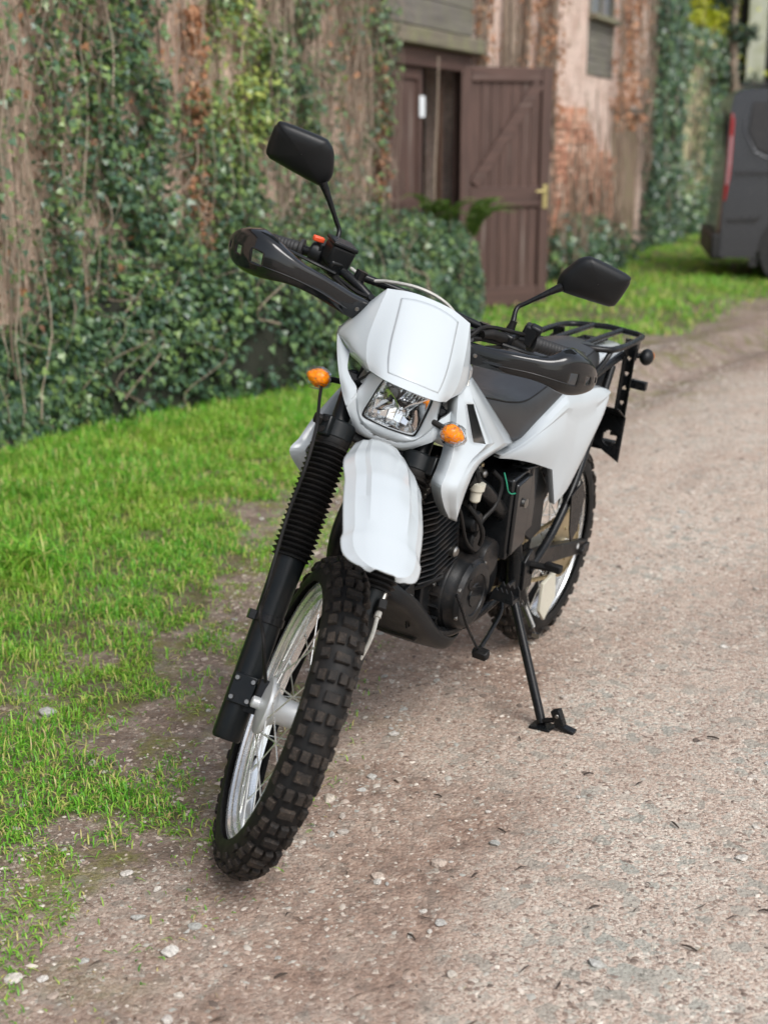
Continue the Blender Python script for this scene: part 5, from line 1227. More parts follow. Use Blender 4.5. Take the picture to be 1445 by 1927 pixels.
# headlight: gasket, reflector, bulb cap, lens
full_in = np.array([catmull(lip, 40)[k] for k in range(41)])
loop = np.concatenate([full_in * V(1, 1, 1), (full_in * V(1, -1, 1))[::-1][1:-1]]) + V(.002, 0, 0)
mb = MB(); mb.tube(np.vstack([loop, loop[:2]]), .0042, 8, caps=False); hl = mb.build("headlight", M['rubber'], mask)
cc = loop.mean(0); mb = MB(); rg = []
for k, dx in ((.98, -.002), (.93, -.012), (.80, -.030), (.60, -.046), (.35, -.054), (.02, -.056)): rg.append(cc + (loop - cc) * V(1, k, k) + V(dx, 0, 0))
rg = np.array(rg); rg = np.concatenate([rg, rg[:, :1]], 1); mb.grid(rg); mb.build("reflector", M['reflector'], hl, sharp=60)
mb = MB()
for k in range(7):   # stepped facets of the reflector
    mb.box(cc + V(-.020 - .0015 * k, .000 + .009 * k, .030 - .0005 * k), (.020, .0075, .028), rotz(.5 - .1 * k) @ roty(.5))
for k in range(5): mb.box(cc + V(-.034, -.036 + .017 * k, -.026), (.006, .016, .030), rotz(.45 - .2 * k) @ roty(-.35))
mb.build("reflector_facets", M['reflector'], hl, sharp=20, bevel=.001)
mb = MB(); mb.lathe([(.0175, -.030), (.0175, -.012), (.0155, -.010), (.0145, -.013), (.012, -.018), (.001, -.020)], cc + V(.010, -.022, .020), (1, 0, 0), 28); mb.build("bulb_cap", M['bulb'], hl, sharp=30)
mb = MB(); rg = []
for k, dx in ((.97, .002), (.85, .006), (.6, .010), (.3, .012), (.01, .0125)): rg.append(cc + (loop - cc) * V(1, k, k) + V(dx, 0, 0))
rg = np.array(rg); rg = np.concatenate([rg, rg[:, :1]], 1); mb.grid(rg); mb.build("lens", M['lens'], hl, sharp=60)
# indicators
MB.fit = fit_front
for s in (-1, 1):
    MB.fit = fit_front if s < 0 else None
    c = V(.940, -.163, .861) if s < 0 else V(1.105, .127, .902); mb = MB()
    q = MB(); q.sphere((0, 0, 0), (1, 1, 1), 28, 18); lensv = []
    def shell(v, half):
        x, y, z = v; k = 1 - .22 * y * s - .10 * (y * s) ** 2
        return c + V(.021 * x * k * (1 if x > 0 else .9), .0265 * y, .0205 * z * k)
    mb.add([shell(v, 1) for v in q.v], [f for f in q.f if np.mean([q.v[i][0] for i in f]) > -.05])
    ind = mb.build("indicator", M['amber'], bike, mtx=STEER, sharp=60)
    mb = MB(); mb.add([shell(v, 0) for v in q.v], [f for f in q.f if np.mean([q.v[i][0] for i in f]) <= -.05]); mb.build("housing", M['amber'] if s < 0 else M['matte_black'], ind, sharp=60)
    mb = MB(); mb.tube(catmull([c + V(-.014, -s * .012, 0), c + V(-.02, -s * .05, .004), c + V(-.02, -s * .085, .01)], 8), .0065, 10); mb.build("stalk", M['rubber'], ind)
    mb = MB(); rr_ = random.Random(3 + s)
    pts = []
    for i in range(9):
        th = math.pi * (i / 8) * .97
        row = []
        for k in range(16):
            q = 2 * math.pi * k / 16; rad = (.0262 + rr_.uniform(-.0016, .0040)) * (1 if i < 6 else .8)
            row.append(c + V(rad * math.cos(th) * .9 + .002, rad * math.sin(th) * math.cos(q) * 1.12 - (s * .012 if i > 6 else 0), rad * math.sin(th) * math.sin(q) * .92))
        pts.append(row + [row[0]])
    mb.grid(pts); mb.build("clear_wrap", M['wrap'], ind, sharp=25)
# front mudguard
MB.fit = fit_guard
mg = []
zc_x = [.98, 1.1, 1.2, 1.3, 1.4, 1.5, 1.6]; zc_z = [.792, .830, .842, .840, .828, .808, .782]
W_ = [(1.085, .052), (1.109, .058), (1.150, .070), (1.195, .081), (1.235, .0840), (1.270, .082), (1.300, .0810), (1.335, .0815), (1.380, .0815), (1.430, .079), (1.475, .0758)]
W_ += [(float(x), .0758 * max(0.0, 1 - ((x - 1.475) / .112) ** 2.8) ** .5 + .003) for x in (1.495, 1.515, 1.533, 1.548, 1.560, 1.570, 1.578, 1.584)]
for x, w in W_:
    z = float(np.interp(x, zc_x, zc_z)); row = []
    fade = float(np.clip((1.52 - x) / .14, 0, 1)); fl = float(np.clip((w - .02) / .05, 0, 1)); wide_ = min(1, w / .075)
    for t in (-1, -.96, -.78, -.56, -.47, -.25, 0, .25, .47, .56, .78, .96, 1):
        a = abs(t); y = t * w
        dz = -.030 * a ** 2.0 * wide_ ** 2
        if a < .5: dz += .0042 * fade
        if a > .95: dz -= .006
        row.append((x + .010 * (1 - a * a) * float(np.clip((x - 1.48) / .1, 0, 1)), y, z + dz))
    mg.append(row)
mgd = np.stack([catmull(np.array(mg)[:, j], 80) for j in range(13)], 1)
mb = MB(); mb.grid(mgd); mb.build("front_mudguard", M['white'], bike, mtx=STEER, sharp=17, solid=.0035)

# ---------------------------------------------------------------- tank, shrouds, seat, side panels
MB.fit = fit_body
SHF = [(.981, .115, .957), (1.026, .140, .923), (1.070, .165, .869), (1.092, .175, .840), (1.117, .180, .811), (1.142, .185, .787), (1.105, .180, .739), (1.056, .175, .696)]
SHR = [(.893, .100, .963), (.823, .115, .899), (.674, .130, .777), (.895, .165, .793), (.964, .175, .785), (1.000, .180, .762), (1.014, .178, .726), (1.024, .175, .681)]
def piecewise(P, per):
    """polyline resample that keeps corners"""
    P = np.asarray(P, float); out = [P[0]]
    for a, b in zip(P[:-1], P[1:]):
        for k in range(1, per + 1): out.append(a + (b - a) * k / per)
    return np.array(out)
for s in (-1, 1):
    F = catmull(SHF, 42); Rr = np.vstack([catmull(SHR[:3], 12), catmull(SHR[2:], 30)[1:]])
    G = []
    for a, b in zip(F, Rr):
        row = []
        for t in np.linspace(0, 1, 17):
            p = a + (b - a) * t; w = np.linalg.norm(b - a)
            p = p + V(0, 1, 0) * (.055 * w * math.sin(math.pi * t) + .010 * math.exp(-((t - .30) / .10) ** 2) - .008 * math.exp(-((t - .55) / .10) ** 2) * min(1, w / .15))
            row.append(p)
        G.append(row)
    G = np.array(G) * V(1, s, 1)
    keep = lambda i, j: not (5 <= i <= 11 and 3 <= j <= 4)
    mb = MB(); mb.grid(G if s > 0 else G[:, ::-1], keep)
    mb.grid(np.array([G[:, 0], G[:, 0] + V(-.015, -s * .03, 0)]))
    mb.grid(np.array([G[12:, -1], G[12:, -1] + V(.004, -s * .018, .006)]))
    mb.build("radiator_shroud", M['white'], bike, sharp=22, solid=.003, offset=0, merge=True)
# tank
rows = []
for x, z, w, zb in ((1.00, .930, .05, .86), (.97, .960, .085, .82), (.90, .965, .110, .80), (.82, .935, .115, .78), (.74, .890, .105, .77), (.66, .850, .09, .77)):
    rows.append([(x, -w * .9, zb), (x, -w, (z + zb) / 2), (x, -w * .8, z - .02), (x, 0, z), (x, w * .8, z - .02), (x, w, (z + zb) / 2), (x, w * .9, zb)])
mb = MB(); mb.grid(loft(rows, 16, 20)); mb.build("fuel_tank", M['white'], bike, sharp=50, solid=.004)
mb = MB(); mb.lathe([(.030, -.016), (.031, .0), (.031, .010), (.027, .016), (.002, .017)], (.845, .045, .955), (.1, 0, 1), 28); mb.build("fuel_cap", M['hub'], bike, sharp=30)
# seat
seat = [(.880, .958, .052, .945, .905), (.822, .925, .092, .907, .845), (.746, .899, .103, .885, .800), (.668, .880, .110, .866, .775), (.575, .872, .113, .856, .775), (.457, .889, .115, .875, .800), (.340, .912, .115, .896, .830), (.200, .925, .108, .910, .850), (.080, .925, .085, .912, .865), (.030, .915, .05, .905, .880)]
rows = []
for x, zc, hw, zp, zb in seat:
    h = [(x, 0, zc), (x, hw * .5, zc - .003), (x, hw * .88, zp + .004), (x, hw * .99, zp - .004), (x, hw + .010, (zp + zb) / 2), (x, hw + .012, zb)]
    rows.append(list(reversed(mirror(h[1:]))) + h)
SG = loft(rows, 60, 40); mb = MB(); mb.grid(SG); so = mb.build("seat", M['seat'], bike, sharp=60, solid=.004)
for s in (-1, 1):
    mb = MB(); j = 20 + s * 11; mb.tube(SG[2:56, j] + V(0, 0, .001), .0022, 6); mb.build("piping", M['rubber'], so)
# side panels
SPT = [(.729, .125, .755), (.621, .130, .767), (.522, .135, .800), (.394, .135, .841), (.279, .135, .830), (.166, .135, .824), (.083, .135, .806)]
SPB = [(.727, .125, .747), (.668, .135, .735), (.570, .145, .707), (.439, .150, .662), (.382, .150, .555), (.284, .150, .597), (.091, .140, .762)]
for s in (-1, 1):
    Tt = catmull(SPT, 42); Bb = np.vstack([catmull(SPB[:4], 20), catmull(SPB[3:5], 8)[1:], catmull(SPB[4:], 14)[1:]])
    Tt = np.vstack([catmull(SPT[:4], 20), catmull(SPT[3:5], 8)[1:], catmull(SPT[4:], 14)[1:]])
    G = []
    for a, b in zip(Tt, Bb):
        w = np.linalg.norm(b - a); row = []
        for t in np.linspace(0, 1, 15):
            p = a + (b - a) * t + V(0, .013 * min(1, w / .12) * math.sin(math.pi * t), 0)
            if t < .16: p = p + V(0, .006 * (1 if t > .05 else 0), 0)
            row.append(p)
        G.append(row)
    G = np.array(G) * V(1, s, 1); mb = MB(); mb.grid(G)
    mb.grid(np.array([G[:, -1], G[:, -1] + V(0, -s * .014, .002)])); mb.grid(np.array([G[:, 0], G[:, 0] + V(0, -s * .030, .004)])); mb.grid(np.array([G[-1], G[-1] + V(-.004, -s * .014, 0)]))
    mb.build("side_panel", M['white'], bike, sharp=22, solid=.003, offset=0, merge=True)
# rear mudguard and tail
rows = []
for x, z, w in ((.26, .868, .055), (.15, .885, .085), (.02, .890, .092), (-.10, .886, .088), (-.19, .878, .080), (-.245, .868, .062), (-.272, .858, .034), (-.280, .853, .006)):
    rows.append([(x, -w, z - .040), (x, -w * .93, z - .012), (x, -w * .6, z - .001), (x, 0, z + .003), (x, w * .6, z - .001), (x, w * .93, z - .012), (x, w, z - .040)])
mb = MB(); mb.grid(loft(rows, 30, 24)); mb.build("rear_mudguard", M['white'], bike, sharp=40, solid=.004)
rows = []
for x, z, w in ((.42, .62, .055), (.33, .655, .07), (.24, .69, .075), (.12, .745, .075), (0, .79, .07), (-.12, .82, .065)):
    rows.append([(x, -w, z - .05), (x, -w * .9, z), (x, 0, z + .012), (x, w * .9, z), (x, w, z - .05)])
mb = MB(); mb.grid(loft(rows, 20, 14)); mb.build("inner_mudguard", M['matte_black'], bike, sharp=40, solid=.004)
# luggage rack
ZR = .914; rk = MB(); ring = [(.075, -.118), (-.06, -.128), (-.15, -.126), (-.196, -.108), (-.214, -.06), (-.222, .0), (-.214, .06), (-.205, .098), (-.178, .118), (-.06, .130), (.055, .128), (.090, .112), (.115, .07), (.122, 0), (.115, -.07), (.095, -.105)]
lp = closed_curve(ring, 72); lp = np.c_[lp, np.full(72, ZR)]
rk.tube(np.vstack([lp, lp[:2]]), .0090, 12, caps=False)
for y in (-.045, .045): rk.tube(catmull([(.119, y, ZR), (-.05, y, ZR + .001), (-.216, y, ZR)], 6), .0082, 12)
rack = rk.build("luggage_rack", M['frame_black'], bike)
for s in (-1, 1):
    mb = MB(); mb.tube(catmull([(.07, s * .122, ZR - .004), (.10, s * .118, ZR - .03), (.15, s * .112, ZR - .060)], 8), .007, 10)
    mb.prism([(0, 0), (.05, 0), (.035, -.055), (.01, -.06)], (-.165, s * .120, ZR - .006), (1, 0, 0), (0, 0, 1), (0, 1, 0), .004)
    mb.build("rack_bracket", M['frame_black'], rack, bevel=.001)
mb = MB(); mb.box((-.045, 0, .896), (.17, .075, .006)); mb.build("mounting_plate", M['frame_black'], rack, bevel=.002)
for x, y in ((-.09, -.012), (-.05, .018)):
    mb = MB(); bolt(mb, (x, y, .901), (0, 0, 1), .009, .004); mb.build("bolt", M['rubber'], rack)
# rear plate carrier with lightening holes, lamp bracket and indicators
for s in (-1, 1):
    mb = MB(); holes = [.858, .812, .766, .722]; G = []
    for u in np.linspace(0, 1, 71):
        z = .915 - u * .30; yc = .112 - .014 * u; hw = .017
        G.append([(-.120 - .050 * u + .006 * abs(t) ** 3, s * (yc + hw * t), z) for t in np.linspace(-1, 1, 13)])
    G = np.array(G)
    def keep(i, j, G=G, s=s):
        p = G[i:i + 2, j:j + 2].reshape(-1, 3).mean(0); yc = .112 - .014 * (.915 - p[2]) / .30; return not any((abs(p[1]) - yc) ** 2 + (p[2] - b) ** 2 < .0065 ** 2 for b in holes)
    mb.grid(G, keep); mb.build("rear_bracket", M['frame_black'], bike, sharp=40, solid=.004, offset=0)
    c = V(-.175, s * .132, .862); mb = MB(); mb.sphere(c + V(0, s * .012, 0), (.026, .020, .024)); ri = mb.build("rear_indicator", M['matte_black'], bike, sharp=60)
    mb = MB(); mb.lathe([(.017, 0), (.015, .008), (.010, .012), (.001, .013)], c + V(-.018, s * .012, 0), (-1, 0, 0), 20); mb.build("lens", M['amber'], ri)
    mb = MB(); mb.tube([c + V(0, -s * .005, 0), c + V(.012, -s * .035, -.002)], .008, 10); mb.build("stalk", M['rubber'], ri)
# folded number plate bracket with a round opening on the near side
MB.fit = None
G = []
for u in np.linspace(0, 1, 41):
    row = []
    for v in np.linspace(0, 1, 41):
        y = -.10 + .225 * v
        if u < .3: p = V(-.135 - u * .25, y, .690 - u * .13)
        else: p = V(-.210 + .02 * (u - .3), y, .651 - (u - .3) * (.11 + .075 * max(0, (y - .02) / .1)))
        row.append(p)
    G.append(row)
G = np.array(G)
mb = MB(); mb.grid(G, lambda i, j: (G[i, j][1] - .085) ** 2 + (G[i, j][2] - .588) ** 2 > .021 ** 2)
mb.build("plate_bracket", M['frame_black'], bike, sharp=30, solid=.003, offset=0)
MB.fit = fit_body
mb = MB(); mb.box((-.165, .0, .585), (.030, .20, .030)); mb.build("lamp_bar", M['engine_black'], bike, bevel=.004)
mb = MB(); mb.box((-.205, .125, .770), (.020, .050, .026)); mb.build("reflector_bracket", M['frame_black'], bike, bevel=.003)

# ---------------------------------------------------------------- frame, swingarm, engine
MB.fit = None
c0 = np.array([WB, 0, RF]) - FX * STEM
mb = MB(); mb.tube([c0 + AX * .61, c0 + AX * .69], .034, 20); mb.build('head_tube', M['frame_black'], bike)
MB.fit = fit_body
mb = MB()
c0 = np.array([WB, 0, RF]) - FX * STEM
mb.tube(catmull([c0 + AX * .68, (.90, 0, .83), (.72, 0, .76), (.60, 0, .72)], 12), .024, 14)
mb.tube(catmull([c0 + AX * .64, (1.03, 0, .66), (.985, 0, .50), (.955, 0, .43)], 12), .020, 14)
for s in (-1, 1):
    mb.tube(catmull([(.975, s * .015, .52), (.950, s * .05, .45), (.890, s * .075, .370), (.79, s * .085, .315), (.62, s * .095, .318), (.50, s * .10, .34)], 22), .0145, 12)
    mb.tube(catmull([(.80, s * .085, .705), (.72, s * .10, .655), (.64, s * .103, .598), (.545, s * .103, .530), (.488, s * .103, .455), (.462, s * .103, .380), (.455, s * .103, .310)], 24), .0205, 14)
    mb.tube(catmull([(.70, s * .07, .74), (.45, s * .10, .790), (.10, s * .10, .845), (-.12, s * .09, .865)], 16), .011, 10)
    mb.tube(catmull([(.425, s * .128, .375), (.30, s * .130, .455), (.186, s * .126, .569), (.05, s * .105, .72), (-.02, s * .10, .85)], 20), .0115, 12)
mb.build("frame", M['frame_black'], bike)
mb = MB()
for s in (-1, 1):
    n = 12; rows = []
    for k in range(n + 1):
        t = k / n; x = .475 * (1 - t) - .045 * t; z = .375 * (1 - t) + RR * t + .012 * math.sin(math.pi * t); h = .030 * (1 - t) + .020 * t; y = .085 * (1 - t) + .098 * t
        rows.append([(x, s * (y - .013), z - h), (x, s * (y + .013), z - h), (x, s * (y + .013), z + h), (x, s * (y - .013), z + h), (x, s * (y - .013), z - h)])
    mb.grid(rows); mb.tube([(-.0, s * .075, RR), (0, s * .122, RR)], .011, 12); mb.box((-.028, s * .114, RR), (.05, .006, .03))
mb.box((.44, 0, .375), (.05, .17, .055)); mb.build("swingarm", M['engine_black'], bike, bevel=.005, merge=True)
# footrest hanger, passenger peg, chain guard, guide
mb = MB(); mb.prism([(.40, .33), (.455, .33), (.465, .41), (.430, .44), (.405, .42)], (0, .126, 0), (1, 0, 0), (0, 0, 1), (0, 1, 0), .012); mb.build("hanger_plate", M['frame_black'], bike, bevel=.003)
mb = MB(); mb.tube([(.425, .128, .395), (.415, .205, .400)], .009, 10); mb.box((.417, .190, .402), (.022, .045, .020)); mb.build("passenger_peg", M['rubber'], bike, bevel=.003)
mb = MB(); mb.prism([(.255, .545), (.185, .570), (.150, .520), (.165, .425), (.200, .400), (.225, .440)], (0, .146, 0), (1, 0, 0), (0, 0, 1), (0, 1, 0), .004); mb.build("heel_guard", M['frame_black'], bike, bevel=.001)
mb = MB(); mb.prism([(.165, .245), (.085, .262), (.055, .175), (.115, .120), (.160, .160)], (0, .075, 0), (1, 0, 0), (0, 0, 1), (0, 1, 0), .010); mb.build("chain_slider", M['clear_white'], bike, bevel=.002)
mb = MB()
pts = [(.140 + k * .0065, .022 if k % 2 else .012) for k in range(9)]
poly = [(.135, -.012)] + pts + [(.196, -.012)]
for x in (.628, .668): mb.prism(poly, (x, 0, .392), (0, 1, 0), (0, 0, 1), (1, 0, 0), .004)
mb.box((.648, .166, .384), (.040, .055, .010)); mb.tube([(.610, .10, .350), (.645, .14, .384)], .011, 10); mb.build("footpeg", M['engine_black'], bike)
# engine: crankcase, covers, barrel with fins, starter
mb = MB()
mb.lathe([(.07, -.125), (.092, -.118), (.098, -.06), (.098, .075), (.093, .085)], (.735, 0, .405), (0, 1, 0), 40)
mb.lathe([(.06, -.10), (.078, -.095), (.078, .072), (.07, .08)], (.585, 0, .385), (0, 1, 0), 32)
mb.box((.70, 0, .395), (.24, .145, .175)); mb.box((.83, 0, .385), (.10, .11, .15)); mb.box((.70, 0, .318), (.22, .12, .05))
cc_ = mb.build("crankcase", M['engine_black'], bike, bevel=.010)
mb = MB(); mb.lathe([(.096, .07), (.094, .088), (.088, .098), (.086, .112), (.078, .122), (.070, .125), (.052, .125), (.050, .122), (.030, .122), (.028, .125), (.002, .126)], (.735, 0, .405), (0, 1, 0), 48); mb.build("alternator_cover", M['engine_black'], cc_, sharp=25)
for k in range(7):
    q = k * 2 * math.pi / 7 + .4; mb = MB(); bolt(mb, (.735 + .080 * math.cos(q), .116, .405 + .080 * math.sin(q)), (0, 1, 0), .0062, .006); mb.build("bolt", M['engine_black'] if k % 2 else M['zinc'], cc_)
mb = MB(); mb.box((.735, .126, .400), (.070, .003, .012), roty(-.25)); mb.box((.742, .126, .425), (.062, .003, .008), roty(-.25)); mb.build("cover_ribs", M['engine_black'], cc_, bevel=.001)
mb = MB(); mb.lathe([(.045, .0), (.050, .004), (.050, .030), (.046, .040), (.002, .042)], (.655, .075, .470), (0, 1, 0), 32); mb.lathe([(.036, -.05), (.038, .03), (.036, .052), (.030, .058), (.002, .059)], (.715, .045, .535), (0, 1, 0), 32); mb.build("starter_cover", M['engine_black'], cc_, sharp=30)
mb = MB(); mb.lathe([(.026, -.03), (.026, .055), (.022, .062), (.001, .063)], (.755, .05, .590), (0, 1, 0), 28); mb.lathe([(.038, -.01), (.040, .0), (.040, .012), (.036, .016)], (.755, .03, .590), (0, 1, 0), 28); mb.build("starter_motor", M['engine_black'], cc_, sharp=30)
cyl = empty("barrel"); bpy.data.objects.remove(cyl)
axc = unit(V(.22, 0, 1)); b0 = V(.845, 0, .475); R = np.stack([np.cross(V(0, 1, 0), axc), V(0, 1, 0), axc], 1)
mb = MB(); mb.box(b0 + axc * .115, (.125, .120, .24), R)
brl = mb.build("barrel", M['engine_black'], bike, bevel=.012)
for k in range(15):
    mb = MB(); w = .185 - .02 * (k > 9); pts = [(-w * .45, -.078), (-w * .3, -.090), (w * .3, -.090), (w * .5, -.070), (w * .5, .070), (w * .3, .090), (-w * .3, .090), (-w * .45, .078)]
    mb.prism(pts, b0 + axc * (.022 + .0145 * k), R[:, 0], R[:, 1], axc, .0042); mb.build("fin", M['engine_black'], brl, bevel=.0012)
mb = MB(); mb.box(b0 + axc * .262, (.150, .135, .055), R); mb.lathe([(.035, 0), (.035, .018), (.030, .022)], b0 + axc * .262 + V(0, .064, 0), (0, 1, 0), 24); mb.build("rocker_cover", M['engine_black'], brl, bevel=.012)
mb = MB(); mb.lathe([(.013, 0), (.013, .014), (.009, .018), (.001, .019)], b0 + axc * .06 + V(-.03, .085, 0), (0, 1, 0), 16); mb.build("plug", M['zinc'], brl)
mb = MB(); mb.lathe([(.0, 0), (.010, 0), (.011, .03), (.008, .045)], b0 + axc * .235 + V(.0, .070, 0), unit(V(.1, 1, .25)), 14); mb.build("spark_plug_cap", M['rubber'], brl)
mb = MB(); mb.tube(catmull([b0 + axc * .245 + V(.004, .115, .012), (.905, .120, .760), (.880, .085, .800), (.860, .040, .830)], 14), .0042, 8); mb.build("plug_lead", M['rubber'], brl)
for x, z in ((.958, .452), (.925, .398)):
    mb = MB(); mb.prism([(-.03, -.022), (.022, -.03), (.034, .020), (-.012, .034)], (x, .060, z), (1, 0, 0), (0, 0, 1), (0, 1, 0), .006); mp_ = mb.build("engine_mount", M['frame_black'], bike, bevel=.002)
    mb = MB(); bolt(mb, (x + .004, .066, z), (0, 1, 0), .008, .007); mb.build("bolt", M['zinc'], mp_)
for k in range(5):
    mb = MB(); mb.tube([(.845 - .004 * k, -.05 + .03 * k * 0, .450 - .030 * k), (.842 - .004 * k, .078, .450 - .030 * k)], .0045, 6); mb.build("case_rib", M['engine_black'], cc_)
for x, z in ((.86, .455), (.875, .350), (.79, .318), (.66, .318), (.60, .46), (.83, .47)):
    mb = MB(); bolt(mb, (x, .070, z), (0, 1, 0), .0065, .008); mb.build("bolt", M['zinc'], cc_)
mb = MB(); mb.tube(catmull([(.70, .080, .500), (.74, .10, .515), (.80, .105, .56), (.86, .10, .66), (.93, .06, .78)], 18), .0045, 8); mb.build("clutch_cable", M['rubber'], bike)
mb = MB(); mb.tube(catmull([(1.015, .030, .80), (1.005, .034, .66), (.975, .034, .52), (.93, .05, .46), (.84, .08, .47)], 18), .006, 8); mb.build("wiring_loom", M['rubber'], bike)
mb = MB(); mb.lathe([(.010, -.01), (.017, -.008), (.017, .010), (.012, .014), (.001, .015)], (.700, .085, .350), (0, 1, 0), 18); mb.lathe([(.012, 0), (.012, .012), (.001, .013)], (.775, .116, .445), (0, 1, 0), 18); mb.build("inspection_plug", M['engine_black'], cc_, sharp=30)
# exhaust header and silencer on the far side
mb = MB(); mb.tube(catmull([b0 + axc * .24 + V(.07, -.03, 0), (1.03, -.06, .70), (1.06, -.085, .58), (1.00, -.105, .44), (.85, -.135, .40), (.60, -.145, .46), (.40, -.145, .55)], 30), .0185, 14); mb.build("exhaust_pipe", M['engine_black'], bike)
mb = MB(); a, b = V(.40, -.150, .55), V(-.08, -.165, .70); mb.lathe([(.022, 0), (.046, .05), (.048, .36), (.040, .43), (.014, .44)], a, b - a, 28); mb.build("silencer", M['engine_black'], bike)
# air box, battery box, inner panel, carburettor
mb = MB(); R = rotz(.06) @ roty(.10)
mb.box((.565, .060, .570), (.115, .140, .215), R); mb.box((.565, .1345, .570), (.095, .012, .190), R); mb.box((.490, .085, .600), (.05, .090, .20), R)
ab = mb.build("battery_box", M['gloss_black'], bike, bevel=.008)
mb = MB()
for k in range(5): mb.box((.520 + .013 * k, .120, .684 + .0012 * k), (.007, .045, .007), R)
mb.build("box_ribs", M['gloss_black'], ab, bevel=.002)
mb = MB(); mb.prism([(.560, .700), (.445, .665), (.375, .600), (.360, .47), (.42, .455), (.50, .50)], (0, .112, 0), (1, 0, 0), (0, 0, 1), (0, 1, 0), .012); mb.build("inner_panel", M['matte_black'], bike, bevel=.004)
mb = MB(); mb.lathe([(.010, 0), (.010, .01), (.012, .012), (.002, .014)], (.565, .135, .600), (0, 1, 0), 14); mb.build("panel_bolt", M['zinc'], bike)
mb = MB(); mb.lathe([(.026, -.06), (.026, -.02), (.034, -.018), (.034, .02), (.024, .025), (.024, .07)], (.735, .02, .655), unit(V(1, 0, -.1)), 24); mb.box((.735, .03, .615), (.055, .055, .06)); mb.lathe([(.024, 0), (.024, .05), (.018, .06)], (.735, .02, .670), (0, 0, 1), 20); cb = mb.build("carburettor", M['engine_black'], bike, bevel=.004)
mb = MB(); mb.box((.715, .072, .705), (.018, .014, .016)); mb.lathe([(.011, 0), (.011, .018), (.006, .022)], (.700, .068, .690), (0, 1, 0), 12); mb.box((.72, .062, .676), (.05, .02, .02), roty(.4)); mb.build("carburettor_fittings", M['zinc'], cb, bevel=.002)
mb = MB(); mb.box((.705, .074, .712), (.012, .012, .010)); mb.build("brass_jet", M['gold'], cb, bevel=.002)
mb = MB(); p = V(.780, .105, .672); mb.lathe([(.010, -.026), (.013, -.022), (.014, 0), (.018, .004), (.019, .020), (.012, .022)], p, unit(V(0, .05, 1)), 20); mb.build("fuel_filter", M['clear_white'], bike, sharp=30)
mb = MB(); mb.tube(catmull([p + V(0, 0, .02), (.785, .100, .72), (.770, .07, .76), (.75, .04, .80)], 14), .0075, 10); mb.tube(catmull([p + V(0, 0, -.024), (.778, .104, .63), (.760, .09, .60), (.745, .06, .615)], 12), .006, 8); mb.build("fuel_hose", M['rubber'], bike)
mb = MB(); mb.tube(catmull([(.800, .10, .64), (.770, .118, .60), (.745, .122, .56), (.735, .115, .53)], 12), .0055, 8); mb.tube(catmull([(.69, .10, .70), (.67, .118, .67), (.69, .12, .62), (.73, .11, .59), (.74, .10, .55)], 16), .0055, 8); mb.build("wiring_loop", M['rubber'], bike)
m_green = simple("green_wire", (.02, .28, .16), .4)
mb = MB(); mb.tube(catmull([(.665, .118, .695), (.668, .130, .672), (.660, .133, .652), (.640, .134, .640), (.615, .136, .636)], 14), .0017, 6); mb.build("green_wire", m_green, bike)
# skid plate
MB.fit = None
rows = []
for x, z, w in ((1.060, .485, .055), (1.035, .455, .078), (.985, .418, .088), (.920, .360, .090), (.855, .300, .090), (.785, .258, .088), (.725, .247, .080), (.700, .252, .066)):
    rows.append([(x - .020, -w - .004, z + .024), (x - .004, -w, z + .006), (x, -w * .8, z), (x + .002, 0, z - .002), (x, w * .8, z), (x - .004, w, z + .006), (x - .020, w + .004, z + .024)])
mb = MB(); mb.grid(loft(rows, 28, 18)); mb.build("skid_plate", M['matte_black'], bike, sharp=50, solid=.004)
MB.fit = fit_body
# gear lever
mb = MB(); mb.tube(catmull([(.560, .110, .360), (.600, .142, .330), (.660, .148, .295), (.712, .150, .270)], 12), .0055, 8); gl = mb.build("gear_lever", M['frame_black'], bike)
mb = MB(); mb.tube([(.724, .138, .262), (.726, .178, .262)], .0115, 12); mb.box((.725, .158, .262), (.026, .036, .020), roty(.3)); mb.build("rubber_toe_piece", M['rubber'], gl, bevel=.003)
mb = MB(); mb.tube(catmull([(.845, .125, .440), (.832, .138, .405), (.800, .146, .350), (.735, .152, .275)], 12), .0035, 8); mb.build("linkage_rod", M['frame_black'], gl)
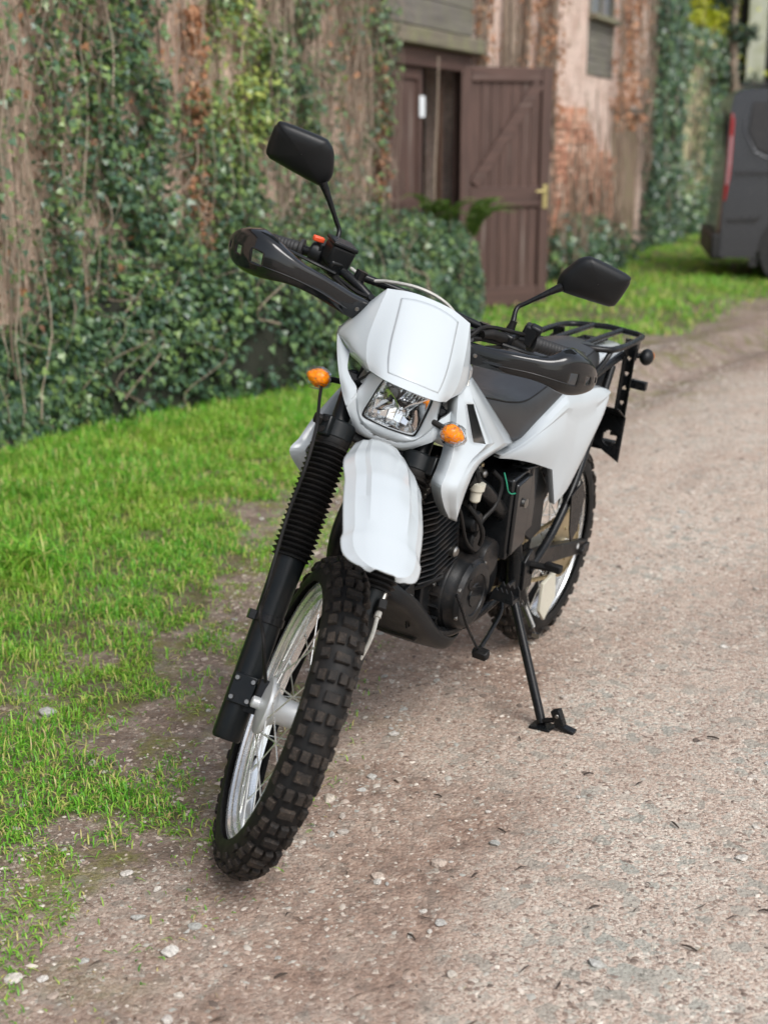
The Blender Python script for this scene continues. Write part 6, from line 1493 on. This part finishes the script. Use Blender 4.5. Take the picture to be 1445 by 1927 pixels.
# side stand
MB.fit = None
P0, P1 = V(.488, .132, .301), V(.588, .287, .046)
mb = MB(); mb.tube([P0, P0 * .5 + P1 * .5, P1], .0118, 14); mb.tube([P0 - V(0, .03, 0), P0 + V(0, .01, 0)], .014, 14); st = mb.build("side_stand", M['frame_black'], bike)
wl_n = np.array(BIKE.to_3x3().transposed() @ Vector((0, 0, 1)))       # world up in the bike frame
ex = unit(V(1, 0, 0) - wl_n * wl_n[0]); ey = np.cross(wl_n, ex); Rg = np.stack([ex, ey, wl_n], 1)
def on_ground(x, y):  # bike-frame z of the world ground below (x, y)
    r = BIKE[2]; return -(r[0] * x + r[1] * y) / r[2]
fpt = V(.591, .291, on_ground(.591, .291))
mb = MB(); mb.box(fpt + wl_n * .005, (.046, .056, .007), Rg); mb.build("stand_foot", M['frame_black'], st, bevel=.002)
mb = MB(); q = V(.586, .331, on_ground(.586, .331)); mb.box(q + wl_n * .034, (.022, .024, .045), Rg @ rotx(.35)); mb.box(q + wl_n * .010 + ey * .022, (.024, .046, .011), Rg @ rotx(-.25)); mb.tube([fpt + wl_n * .02, q + wl_n * .03], .007, 8); hp = mb.build("stand_heel", M['frame_black'], st, bevel=.003)
mb = MB(); bolt(mb, q + wl_n * .042 + ex * .012, ex, .0055, .004); mb.build("bolt", M['zinc'], st)
a, b = V(.478, .150, .305), V(.430, .182, .200); L = np.linalg.norm(b - a); d = unit(b - a); x_ = unit(np.cross(d, V(1, 0, 0))); y_ = np.cross(d, x_)
coil = [a + d * (L * (.12 + .62 * k / 180)) + .0068 * (math.cos(k * .62) * x_ + math.sin(k * .62) * y_) for k in range(181)]
mb = MB(); mb.tube([a, a + d * L * .12], .0018, 6); mb.tube(coil, .0016, 5); mb.tube([a + d * L * .74, b], .0018, 6); mb.box(b, (.012, .02, .012)); mb.build("stand_spring", M['zinc'], st)
mb = MB(); mb.prism([(.455, .290), (.520, .285), (.540, .345), (.470, .350)], (0, .118, 0), (1, 0, 0), (0, 0, 1), (0, 1, 0), .010); mb.build("stand_bracket", M['engine_black'], bike, bevel=.003)
